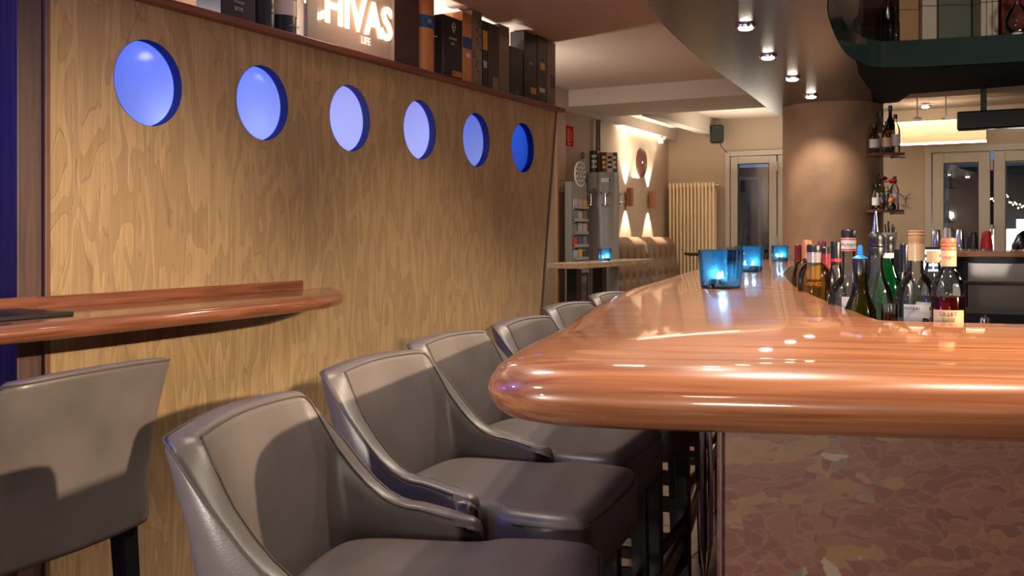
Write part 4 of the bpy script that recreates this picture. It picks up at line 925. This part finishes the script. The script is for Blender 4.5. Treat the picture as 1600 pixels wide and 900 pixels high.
# ================================================================ WINDOW VALANCE, TV, HANGERS
yv = 9.35
vx0, vx1 = backx(1372, yv), backx(1541, yv); vz0 = backz(1460, 222, yv); vz1 = backz(1460, 188, yv)
t = thing('window_valance', ((vx0+vx1)/2, yv, vz0), 'pale wood veneer lighting valance above the windows', 'valance')
MB().box(-(vx1-vx0)/2, (vx1-vx0)/2, 0, .02, 0, vz1-vz0).build('veneer_board', woodmat('pale_veneer', rgb(196, 160, 122), rgb(216, 184, 146), .5, .1, scale=(1, 10, 40)), t)
MB().box(-(vx1-vx0)/2, (vx1-vx0)/2, .0, .03, -.016, -.004).build('led_strip', M['glow'], t)
MB().box(-(vx1-vx0)/2, (vx1-vx0)/2, .02, .62, vz1-vz0-.02, vz1-vz0).build('top_board', M['frame'], t)
light('AREA', 'valance_led', ((vx0+vx1)/2, yv-.12, 2.44), 9, WARM, ((vx0+vx1)/2, yv, vz0), shape='RECTANGLE', size=1.3, size_y=.05)
for i, px in enumerate((1433, 1478)):
    a_ = backx(px, 8.9); t = thing('spot_peg', (a_, 8.9, backz(px, 186, 8.9)), ['left', 'right'][i]+' small white spotlight peg below the ceiling above the valance', 'lamp', 'small ceiling pegs')
    MB().tube([(0, 0, .01), (0, 0, 2.5-t.location.z)], .005, 8).build('stem', M['white'], t, smooth=True); MB().lathe([(.034, -.002), (.036, .008), (.02, .016)], 16).build('disc', M['white'], t, smooth=True)
yt = 7.6
tx0, tx1 = backx(1495, yt), backx(1495, yt)+1.3; tz0 = backz(1540, 201, yt); tz1 = backz(1540, 172, yt)
t = thing('ceiling_screen', ((tx0+tx1)/2, yt, tz0), 'black projection screen case hanging under the ceiling at right', 'screen')
MB().box(-.65, .65, 0, .12, 0, tz1-tz0).build('case', M['blacktv'], t, bevel=.01); [MB().box(a_, a_+.04, .04, .08, tz1-tz0, 2.345-tz0).build('bracket', M['black'], t) for a_ in (-.5, .46)]

# ================================================================ FAR WALL THINGS
# radiator
ry = YB-.12; rx0, rx1 = backx(1046, ry), backx(1119, ry); rz1 = backz(1080, 286, ry); rz0 = .12; nr = 13
t = thing('tube_radiator', ((rx0+rx1)/2, ry, rz0), 'tall cream tube radiator on the back wall between bench and glass door', 'radiator')
for i in range(nr):
    x = rx0+(rx1-rx0)*(i+.5)/nr-t.location.x
    MB().tube([(x, -.03, .02), (x, -.03, rz1-rz0-.02)], .0135, 10).tube([(x, .035, .02), (x, .035, rz1-rz0-.02)], .0135, 8).box(x-.014, x+.014, -.045, .05, rz1-rz0-.05, rz1-rz0).build('tube', M['radiator'], t, smooth=True)
for z in (.03, rz1-rz0-.03): MB().tube([(-(rx1-rx0)/2, 0, z), ((rx1-rx0)/2, 0, z)], .018, 10).build('header', M['radiator'], t, smooth=True)
MB().tube([((rx1-rx0)/2, 0, rz1-rz0-.03), ((rx1-rx0)/2+.03, 0, rz1-rz0-.03)], .009, 8).build('valve', M['chrome'], t)
for sx in (-.2, .2): MB().box(sx-.01, sx+.01, .02, .10, rz1-rz0-.2, rz1-rz0-.18).build('wall_bracket', M['radiator'], t)
# speaker
a_ = backx(1120, 9.75); t = thing('wall_speaker', (a_, 9.75, backz(1120, 224, 9.75)), 'black loudspeaker hung high beside the ceiling beam', 'speaker', None, .3)
MB().box(-.068, .068, -.08, .07, 0, .185).build('cabinet', M['black'], t, bevel=.025, seg=3); MB().box(-.055, .055, -.083, -.079, .012, .172).build('grille', colm('speaker_grille', 28, 28, 30, .8), t); MB().lathe([(.006, 0), (.006, .002)], 10, (0, -.083, .15)).build('badge', M['chrome'], t)
MB().box(-.02, .02, .06, .25, .08, .12).build('bracket', M['black'], t)
MB().tube([(.03, .05, .01), (.06, .1, -.04), (.12, .22, -.09)], .004, 6).build('cable', M['black'], t)
# ceiling spot by the soffit
a_ = wally(1031, WL-.06); t = thing('track_spot', (-WL+.07, a_, 2.255), 'small white cylindrical spot under the wall soffit', 'lamp')
MB().lathe([(.027, 0), (.03, .01), (.03, .05), (.012, .058), (.010, .066)], 16).build('body', M['white'], t, smooth=True); MB().lathe([(.022, -.003), (.022, -.0005)], 14).build('lamp_face', M['lampface'], t)
# sconces on the left wall
for i, px in enumerate((985.5, 1020)):
    x = -WL+.055; y = wally(px, WL-.055); z0 = wallz(px, 322-i*-3, WL-.05); z1_ = wallz(px, 294+i*5, WL-.05); h = .175; zc_ = (z0+z1_)/2
    t = thing('wall_sconce', (x-.055, y, zc_-h/2), ['left', 'right'][i]+' copper up-and-down wall lamp beside the cylinder' if i == 0 else 'right copper up-and-down wall lamp, nearer the radiator', 'lamp', 'copper sconces')
    if i == 0: t['label'] = 'left copper up-and-down wall lamp, nearer the grey cylinder'
    rows = [[Vector((.05+xx, yy, z)) for xx, yy in rsq(.029, .008, 3)] for z in (0, h)]; ri = [[Vector((.05+xx, yy, z)) for xx, yy in rsq(.026, .006, 3)] for z in (h, 0)]
    mb = MB(); R_ = rows+ri; n_ = len(R_[0]); vs = [v for r_ in R_ for v in r_]; fs = []
    for j in range(4):
        for k_ in range(n_): fs.append((j*n_+k_, j*n_+(k_+1) % n_, ((j+1) % 4)*n_+(k_+1) % n_, ((j+1) % 4)*n_+k_))
    mb.add(vs, fs).build('shade', M['copper'], t, smooth=True); MB().box(0, .014, -.02, .02, h*.3, h*.7).build('mount', M['copper'], t)
    MB().box(.03, .07, -.02, .02, h*.45, h*.55).build('bulb', M['lampface'], t)
    for s_ in (1, -1):
        light('SPOT', 'sconce_beam', (x-.012, y, zc_+s_*h*.42), 34, (1, .82, .64), (x-.05, y, zc_+s_*1.2), spot_size=math.radians(66), spot_blend=.35, shadow_soft_size=.008)
# round wall disc
y = wally(1003, WL-.01); zc_ = wallz(1003, 254, WL-.01); t = thing('wall_disc', (-WL, y, zc_), 'round rust-brown wall disc with small hub between the two light cones', 'wall decoration')
ob = MB().lathe([(.145, 0), (.145, .012), (.138, .016), (.006, .016)], 40).build('disc', M['clock'], t, smooth=True); ob.rotation_euler = (0, math.pi/2, 0)
ob = MB().lathe([(.012, .016), (.010, .022)], 14).build('hub', M['chrome'], t); ob.rotation_euler = (0, math.pi/2, 0)
# tufted bench
y0, y1 = 8.0, 9.78; x0 = -WL+.03
t = thing('tufted_bench', (-WL+.35, (y0+y1)/2, 0), 'high brown leather banquette with deep-buttoned back under the copper lamps', 'bench')
bt_ = -t.location; zt_ = 1.285
for seg, (ya, yb1) in enumerate(((y0, (y0+y1)/2-.012), ((y0+y1)/2+.012, y1))):
    NU, NV = 40, 40; G = []
    for i in range(NU+1):
        col = []
        for j in range(NV+1):
            u = i/NU; v_ = j/NV; y = ya+(yb1-ya)*u; z = .45+(zt_-.45)*v_
            d_ = .11+.10*(1-v_)**.8+.02*(math.sin(math.pi*min(1, v_*1.02)))
            top = max(0, (v_-.90)/.10); d_ -= .055*top**2.2
            edge = min(u, 1-u)/.06; d_ -= .03*max(0, 1-edge)**2
            # diamond buttoning
            for (row, vz) in enumerate((.55, .75)):
                for k_ in range(-1, 6):
                    bu = (k_+.5+(.5 if row else 0))/5; rr = math.hypot((u-bu)*.85, (v_-vz)*.85)
                    d_ -= .030*math.exp(-(rr/.035)**2)+.010*math.exp(-(rr/.085)**2)
            if .5 < v_ < .9: # pleats rising from the upper buttons
                ph_ = ((u*5-.0) % 1); ph_ = min(ph_, 1-ph_); d_ -= .012*math.exp(-(ph_/.09)**2)*min(1, max(0, (v_-.75)/.03)*max(0, (.9-v_)/.15)) if v_ > .75 else 0
            col.append(Vector((x0+d_, y, z)))
        G.append([Vector((x0, col[0].y, .45))]+col+[Vector((x0, col[0].y, zt_-.012))])
    mb = MB().grid(G); n_ = len(G[0]); mb.f.append(tuple(range(n_))); mb.f.append(tuple(NU*n_+k_ for k_ in range(n_)))
    ob = mb.build('back_cushion', M['bench'], t, smooth=True); ob.location = bt_
ob = MB().box(x0, x0+.62, y0, y1, .34, .46).build('seat', M['bench'], t, bevel=.04, seg=4, smooth=True); ob.location = bt_
ob = MB().box(x0, x0+.58, y0+.02, y1-.02, .008, .34).build('base', M['black'], t); ob.location = bt_
# high table
tx1_ = -2.80; z = 1.10
t = thing('high_table', (-3.06, 7.1, 0), 'high rectangular bar table in front of the tall grey cylinder', 'table')
ob = MB().box(-3.07, tx1_, 6.38, 7.92, z-.04, z).build('table_top', M['tabletop'], t, bevel=.003); ob.location = -t.location
for px in (897, 937):
    y = wally(px, 2.95); mbp = MB().box(-2.99, -2.91, y-.045, y+.045, .02, z-.04); ob = mbp.build('leg', M['black'], t); ob.location = -t.location
    ob = MB().box(-3.06, -2.82, y-.17, y+.17, .008, .025).build('foot_plate', M['black'], t); ob.location = -t.location
p = Vector((-2.93, wally(945, 2.93), z)); make_votive(p, 15, .84, 'blue glass candle holder on the high table by the wall', .115)
# far small table behind the bar candles
t = thing('corner_table', cw(1.93, 8.9, 0), 'dark-edged table glimpsed behind the nearest bar candle holder', 'table', None, TH)
MB().box(-.30, .2, -.12, .3, 1.115, 1.14).build('table_top', M['black'], t); MB().box(-.03, .03, -.03, .03, .02, 1.115).build('leg', M['black'], t); MB().box(-.1, .2, -.1, .2, .008, .02).build('foot_plate', M['black'], t)
p = cw(2.0, 8.9, 1.14); q = MB().box(-.035, .035, -.03, .03, 0, .055, Matrix.Translation(p)).build('menu_box', M['grey']); tag(q, 'small grey menu box on the dark table behind the candles', 'box')
# tall grey cylinder with cans
cx, cy, cr_ = -3.225, wally(942.5, 3.225), .136; ch_ = wallz(942, 270, 3.225)
t = thing('tall_cylinder', (cx, cy, 0), 'tall grey metal cylinder against the left wall with cans on top', 'cabinet')
MB().lathe([(cr_, .008), (cr_, ch_-.01), (cr_*.97, ch_)], 48).build('drum', M['grey'], t, smooth=True)
dcam = Vector((-cx, -cy, 0)).normalized(); ucam = Vector((-dcam.y, dcam.x, 0))
def pl(c, w_, h, m, par, name, d=.004, dd=dcam):
    u_ = Vector((-dd.y, dd.x, 0)); vs = []
    for off in (0, d):
        for (a, b) in ((-1, -1), (1, -1), (1, 1), (-1, 1)): vs.append(Vector(c)+u_*a*w_/2+Vector((0, 0, b*h/2))+dd*off)
    return MB().add(vs, [(3, 2, 1, 0), (4, 5, 6, 7), (0, 1, 5, 4), (1, 2, 6, 5), (2, 3, 7, 6), (3, 0, 4, 7)]).build(name, m, par)
s8 = math.hypot(cx, cy)*.98/F
pl(dcam*(cr_+.001)*.99+ucam*.028+Vector((0, 0, EYE+(HZ-279.5)*8.1/F)), .088, .036, wlab, t, 'sticker'); pl(dcam*(cr_+.004)+ucam*.058+Vector((0, 0, EYE+(HZ-279.5)*8.1/F)), .02, .030, colm('blue_mark', 40, 60, 140), t, 'sticker_mark')
# cans on top
for i, (px, r_, h, m, m2, lab) in enumerate([(928, .040, .185, blk, colm('can_print', 150, 150, 130), 'black printed can on the cylinder, leftmost'), (944, .034, .175, colm('brown_can', 70, 30, 18), colm('can_gold', 220, 150, 50), 'brown can with golden print on the cylinder, second'), (953, .030, .17, colm('pale_can', 200, 170, 140), ink, 'pale can on the cylinder, third'), (960.5, .028, .172, colm('grey_can', 60, 66, 60), wlab, 'grey patterned can on the cylinder, rightmost')]):
    off = (px-942.5)*8.05/F; p = Vector((cx, cy, ch_))+ucam*off+dcam*(.05 if i % 2 == 0 else .02)
    c_ = thing('drinks_can', p, lab, 'can', 'large cans on the cylinder')
    MB().lathe([(r_*.95, 0), (r_, .006), (r_, h-.008), (r_*.93, h), (r_*.9, h-.006)], 20).build('can_body', m, c_, smooth=True)
    for k_ in range(3):
        G = []
        for j in range(7):
            a = math.atan2(dcam.y, dcam.x)+math.radians(-35+70*j/6); G.append([Vector((r_*1.02*math.cos(a), r_*1.02*math.sin(a), z_)) for z_ in (h*(.2+.24*k_), h*(.2+.24*k_)+h*.13)])
        MB().grid(G).build('print', m2, c_, fixn=False)
# pipe above
mb = MB().tube([(-WL+.04, wally(935, WL-.04), 1.8), (-WL+.04, wally(935, WL-.04), 2.32)], .022, 12).build('wall_pipe', M['post'], smooth=True); tag(mb, 'dark vertical pipe on the wall above the cans', 'pipe')
# hooks
def hook(p, dirv, label, k=1.):
    t = thing('coat_hook', p, label, 'hook', 'coat hooks'); u_ = Vector((-dirv.y, dirv.x, 0)); up = Vector((0, 0, 1))
    MB().tube([dirv*.006+up*-.05*k, dirv*.008+up*.045*k], [.007*k, .008*k], 8).build('plate', M['chrome'], t, smooth=True)
    for s_ in (-1, 1):
        MB().tube([dirv*.01+up*.03*k, dirv*.03*k+u_*s_*.025*k+up*.042*k, dirv*.05*k+u_*s_*.05*k+up*.062*k], [.005*k]*3, 7).build('prong', M['chrome'], t, smooth=True)
        MB().tube([dirv*.01-up*.04*k, dirv*.03*k+u_*s_*.02*k-up*.052*k, dirv*.045*k+u_*s_*.035*k-up*.04*k], [.005*k]*3, 7).build('prong', M['chrome'], t, smooth=True)
for px, rr, lab in ((923, 0, 'coat hook at the left edge of the grey cylinder'), (946, 1, 'coat hook on the middle of the grey cylinder')):
    off = (px-942.5)*8.05/F; dn = math.sqrt(max(0, cr_**2-off**2)); hook(Vector((cx, cy, EYE+(HZ-309)*8.0/F))+ucam*off+dcam*dn, dcam, lab)
hook(Vector((-WL, wally(968, WL), wallz(968, 309, WL))), Vector((1, 0, 0)), 'coat hook on the wall between the cylinder and the left lamp')
hook(Vector((-WL, wally(869, WL), wallz(869, 291, WL))), Vector((1, 0, 0)), 'coat hook on the wall just past the gold partition')
hook(Vector((backx(1415, YB), YB, backz(1415, 313, YB))), Vector((0, -1, 0)), 'coat hook on the back wall between column and window')
# flyer rack + round sign
x = -WL+.16; ya, yb2 = wally(893, WL-.16), wally(917, WL-.16); zt3 = wallz(905, 285, WL-.16)
t = thing('flyer_rack', (x, (ya+yb2)/2, 0), 'narrow grey flyer rack with a round emblem on top, left of the cylinder', 'rack')
w_ = yb2-ya
MB().box(-.06, 0, -w_/2, w_/2, .008, zt3).build('board', colm('rack_grey', 130, 124, 118), t, bevel=.004)
ob = MB().lathe([(.105, 0), (.105, .012)], 32).build('emblem_disc', wlab, t, smooth=True); ob.rotation_euler = (0, math.pi/2, 0); ob.location = (.0, -.0, wallz(904, 272, WL-.16))
ob2 = MB().lathe([(.052, .012), (.052, .014)], 24).build('emblem_print', M['grey'], t); ob2.rotation_euler = (0, math.pi/2, 0); ob2.location = ob.location
zz = wallz(904, 272, WL-.16)
for k_ in range(12):
    a = k_*math.pi/6; MB().box(.013, .0145, -.008, .008, -.012, .012, Matrix.Translation((0, .078*math.cos(a), zz+.078*math.sin(a))) @ Matrix.Rotation(a+math.pi/2, 4, 'X')).build('emblem_letter', ink, t)
MB().box(.0142, .0155, -.012, .012, zz-.03, zz+.03).box(.0142, .0155, -.025, .025, zz-.006, zz+.008).build('emblem_figure', wlab, t)
lc = [(186, 44, 42), (190, 160, 170), (84, 78, 104), (160, 164, 168), (110, 116, 130), (206, 160, 60), (176, 166, 156), (60, 58, 64), (130, 96, 80), (164, 166, 156)]
for r_ in range(6):
    zz = wallz(905, 318+r_*20, WL-.16)
    pk = MB().box(0.0, .022, -w_*.46, w_*.46, zz-.05, zz-.044).box(.020, .022, -w_*.46, w_*.46, zz-.05, zz-.018).build('pocket', colm('pocket_grey', 150, 144, 138), t)
    for c_ in range(3):
        if random.random() < .12: continue
        q_ = lc[(r_*3+c_*2+1) % 10]; MB().box(.004, .010, -w_*.44+c_*w_*.31, -w_*.18+c_*w_*.31, zz-.044, zz+.042+random.uniform(-.02, .02)).build('leaflet', colm('leaflet%d' % ((r_*3+c_*2+1) % 10), *q_), pk)
# gold strip + brown wall cladding just past the partition
struct(MB().box(-WL, -WL+.03, wally(866, WL), wally(884, WL-.03), 0, 2.32), 'trim_5', mat('tan_cladding', rgb(168, 130, 98), .5, var=.08, vscale=5))
q = MB().box(-WL, -WL+.05, wally(887, WL-.04), wally(890.5, WL-.04), 0, 1.15).build('trim_6', colm('brass_strip', 190, 150, 70, .35, .6)); q['kind'] = 'structure'
# fire sign
y = wally(889.5, WL-.005); zc_ = wallz(889, 212.5, WL-.005); w_ = wally(896.5, WL)-wally(882.5, WL); h_ = .185
t = thing('fire_hose_sign', (-WL, y, zc_-h_/2), 'red square fire hose sign with white symbol on the wall', 'sign')
MB().box(0, .004, -w_/2, w_/2, 0, h_).build('sign_plate', wlab, t); MB().box(.004, .0055, -w_/2+.005, w_/2-.005, .005, h_-.005).build('sign_field', M['red'], t)
hz = [Vector((.008, -.03+.055*math.sin(a_), h_*.52+.055*math.cos(a_))) for a_ in [x_*.35 for x_ in range(-1, 9)]]
MB().tube(hz, .0035, 6).tube([(.007, -.03, h_*.25), (.007, -.03, h_*.72)], .005, 6).tube([(.008, -.03, h_*.14), (.008, .02, h_*.14)], .005, 6).build('hose_symbol', wlab, t)
# small round thing on wall
ob = MB().lathe([(.03, 0), (.026, .02)], 18).build('wall_button', M['clock'], smooth=True, recenter=False); ob.rotation_euler = (0, math.pi/2, 0); ob.location = (-WL, wally(910, WL), wallz(910, 243, WL)); tag(ob, 'small brown round wall button left of the cans', 'button')

# ================================================================ BOXES ON THE TOP SHELF
ZS = SH+.0285
def sbox(p0, p1, ytop, kind, m, label, depth=.09, front=.03, name='gift_box', cat='box', h=None):
    Wf = W+front; ya, yb3 = wally(p0, Wf), wally(p1, Wf)
    h = h or (wallz((p0+p1)/2, ytop, Wf)-ZS); t = thing(name, (-Wf, (ya+yb3)/2, ZS), label, cat, 'whisky boxes on the top shelf' if cat == 'box' else None); w_ = yb3-ya
    if kind == 'box': MB().box(-depth, 0, -w_/2, w_/2, 0, h).build('carton', m, t, bevel=.0015)
    else:
        r_ = w_/2*.97; MB().lathe([(r_, 0), (r_, h)], 30, (-r_, 0, 0)).build('tube', m, t, smooth=True)
        MB().lathe([(r_*1.02, h-.01), (r_*1.02, h+.004)], 30, (-r_, 0, 0)).build('lid', M['alu'] if m != M['tan_tube'] else m, t, smooth=True)
    return t, w_, h
M['tan_tube'] = colm('tan_tube_card', 196, 128, 82, .4, .1); navy = colm('navy_card', 20, 22, 48, .4); blackc = colm('black_card', 20, 18, 24, .4); maroon = colm('maroon_card', 64, 40, 44, .5); taupec = colm('taupe_card', 112, 92, 80, .5); greyc = colm('grey_card', 128, 108, 96, .5); bluec = colm('blue_band_card', 30, 70, 130, .4); yel = colm('yellow_label', 190, 150, 60); orng = colm('orange_label', 190, 116, 50); silv = colm('silver_print', 190, 184, 180, .4, .3)
def tx(t, body, y, z, size, m, x=.0015, sx=1., bold=0.): return text(body, 'lettering', m, t, (x, y, z), (0, 1, 0), (0, 0, 1), size, .0006, 'CENTER', bold, sx)
def pt(t, y0, y1, z0, z1, m, name='print', x0=0.0, x1=.0012): return MB().box(x0, x1, y0, y1, z0, z1).build(name, m, t)
t, w_, h = sbox(345, 399, 0, 'box', navy, 'large navy carton at the left end of the top shelf', .12, h=.30); tx(t, 'TALISKER', .0, .075, .014, silv); tx(t, 'SKYE', .0, .05, .02, silv)
t, w_, h = sbox(408, 439, 0, 'tube', navy, 'navy bottle tube marked 12, left of the banded tube', h=.30, name='bottle_tube'); tx(t, '12', .012, .10, .024, yel); tx(t, 'YEARS', .012, .075, .009, silv)
t, w_, h = sbox(441, 474, 0, 'tube', navy, 'dark bottle tube with a broad white band, left of the glowing sign', h=.30, name='bottle_tube')
MB().lathe([(w_/2, .085), (w_/2, .145)], 30, (-w_/2*.97, 0, 0)).build('band', wlab, t, smooth=True); tx(t, '12', .005, .175, .028, silv, .003); tx(t, 'AGED IN CASKS', .005, .045, .008, yel, .003)
# luminous sign
ya, yb3 = wally(484, W+.03), wally(613, W+.03)
t = thing('light_sign', (-W-.03, (ya+yb3)/2, ZS), 'illuminated sign with big glowing white letters on the shelf', 'sign'); w_ = yb3-ya
MB().box(-.10, -.004, -w_/2, w_/2, 0, .36).build('sign_box', mat('sign_card', rgb(186, 164, 150), .5), t, bevel=.002)
lt = emis('letter_glow', (1, .70, .46, 1), 1.5)
yc0, yc1 = wally(475, W+.03)-t.location.y, wally(612, W+.03)-t.location.y
ob = text('CHIVAS', 'letters', lt, t, (.002, (yc0+yc1)/2, .167), (0, 1, 0), (0, 0, 1), .205, .004, 'CENTER', .005, 1.0)
ys_ = [v.co.y for v in ob.data.vertices]; k_ = (yc1-yc0)/(max(ys_)-min(ys_)); m_ = (max(ys_)+min(ys_))/2
for v in ob.data.vertices: v.co.y = (yc0+yc1)/2+(v.co.y-m_)*k_
ymid = wally(571, W+.03)-t.location.y
text('LIFE', 'letters', emis('letter_glow_pink', (1, .5, .42, 1), 1.3), t, (.002, ymid, .070), (0, 1, 0), (0, 0, 1), .044, .001, 'CENTER', .001, .9)
MB().box(-.006, .014, -w_/2-.03, wally(491.5, W+.03)-t.location.y, 0, .36).build('side_strip', M['frame'], t)
MB().box(-.05, .008, w_/2, w_/2+.006, 0, .36).build('side_strip', M['frame'], t)
light('POINT', 'sign_fill', (-W+.14, (ya+yb3)/2, ZS+.22), 1.6, (1, .75, .55), shadow_soft_size=.08)  # added in front of the sign to brighten its card
t, w_, h = sbox(616, 655, 0, 'box', maroon, 'tall plain maroon-grey carton right of the glowing sign', .10, h=.37)
t, w_, h = sbox(657, 690, -3, 'tube', M['tan_tube'], 'copper-tan bottle tube with a blue band, tallest tube', h=.385, name='bottle_tube')
MB().lathe([(w_/2*1.0, .225), (w_/2*1.0, .285)], 30, (-w_/2*.97, 0, 0)).build('band', bluec, t, smooth=True); tx(t, 'IIIII', -.02, .255, .03, silv, .003); MB().lathe([(.012, 0), (.012, .002)], 16).build('seal', wlab, t).location = (.001, .03, .19)
t, w_, h = sbox(692, 722, 27, 'box', blackc, 'black carton with silver lettering and orange label, beside the tan tube')
tx(t, 'HIGHLAND', .0, h*.66, .018, silv, sx=.8); tx(t, 'PARK', 0, h*.58, .018, silv, sx=.8); pt(t, -w_*.02, w_*.46, h*.08, h*.17, orng, 'label'); tx(t, '18', .01, h*.125, .016, ink, .002)
for a_ in ((-.02, .0), (.0, .03), (.02, .0)): pass
MB().tube([(.002, -.018+.008, h*.86), (.002, .008, h*.92), (.002, .026, h*.86), (.002, .008, h*.76), (.002, -.010, h*.86), (.002, .008, h*.84), (.002, .026, h*.86)], .0022, 5).build('emblem', silv, t)
t, w_, h = sbox(723, 737, 20, 'box', M['tan_tube'], 'copper-tan carton with a blue band behind the black carton', .13); pt(t, -w_/2, w_/2, h*.5, h*.66, bluec, 'band'); pt(t, -w_*.1, w_*.3, h*.38, h*.44, wlab, 'label')
t, w_, h = sbox(738, 753, 18, 'box', greyc, 'pale carton speckled with dark red print'); 
for k_ in range(12): yy = random.uniform(-w_*.4, w_*.3); zz = h*(.2+.06*k_); pt(t, yy, yy+.012, zz, zz+.012, maroon)
t, w_, h = sbox(754, 762, 33, 'box', blackc, 'slim dark carton with a yellow label'); pt(t, -w_*.45, w_*.45, h*.58, h*.86, yel, 'label'); pt(t, -w_*.3, w_*.3, h*.32, h*.42, silv, 'label')
t, w_, h = sbox(763, 779, 38, 'box', maroon, 'dark carton with a pink-grey patch at its foot'); pt(t, -w_*.1, w_*.48, h*.05, h*.22, greyc, 'label')
t, w_, h = sbox(780, 796, 40, 'box', taupec, 'taupe carton with a paler label near its top'); pt(t, -w_*.4, w_*.45, h*.66, h*.84, greyc, 'label')
t, w_, h = sbox(797, 817, 75, 'box', blackc, 'shorter plain black carton on the shelf'); tx(t, '2R', .01, h*.12, .03, greyc)
t, w_, h = sbox(819, 839, 52, 'box', blackc, 'tall black carton with white lettering near the shelf end'); tx(t, 'MEDEA', .0, h*.56, .02, silv, sx=.8); pt(t, 0, w_*.45, h*.13, h*.22, orng, 'label')
t, w_, h = sbox(840, 854, 54, 'box', colm('charcoal_card', 54, 46, 42), 'charcoal carton with a gold mark, second from the shelf end'); pt(t, -w_*.2, w_*.3, h*.5, h*.6, yel, 'print'); pt(t, -w_*.3, w_*.3, h*.18, h*.24, silv, 'print')
t, w_, h = sbox(855, 868, 65, 'box', taupec, 'narrow taupe carton at the far end of the shelf'); pt(t, -w_*.1, w_*.4, h*.3, h*.5, maroon, 'print')
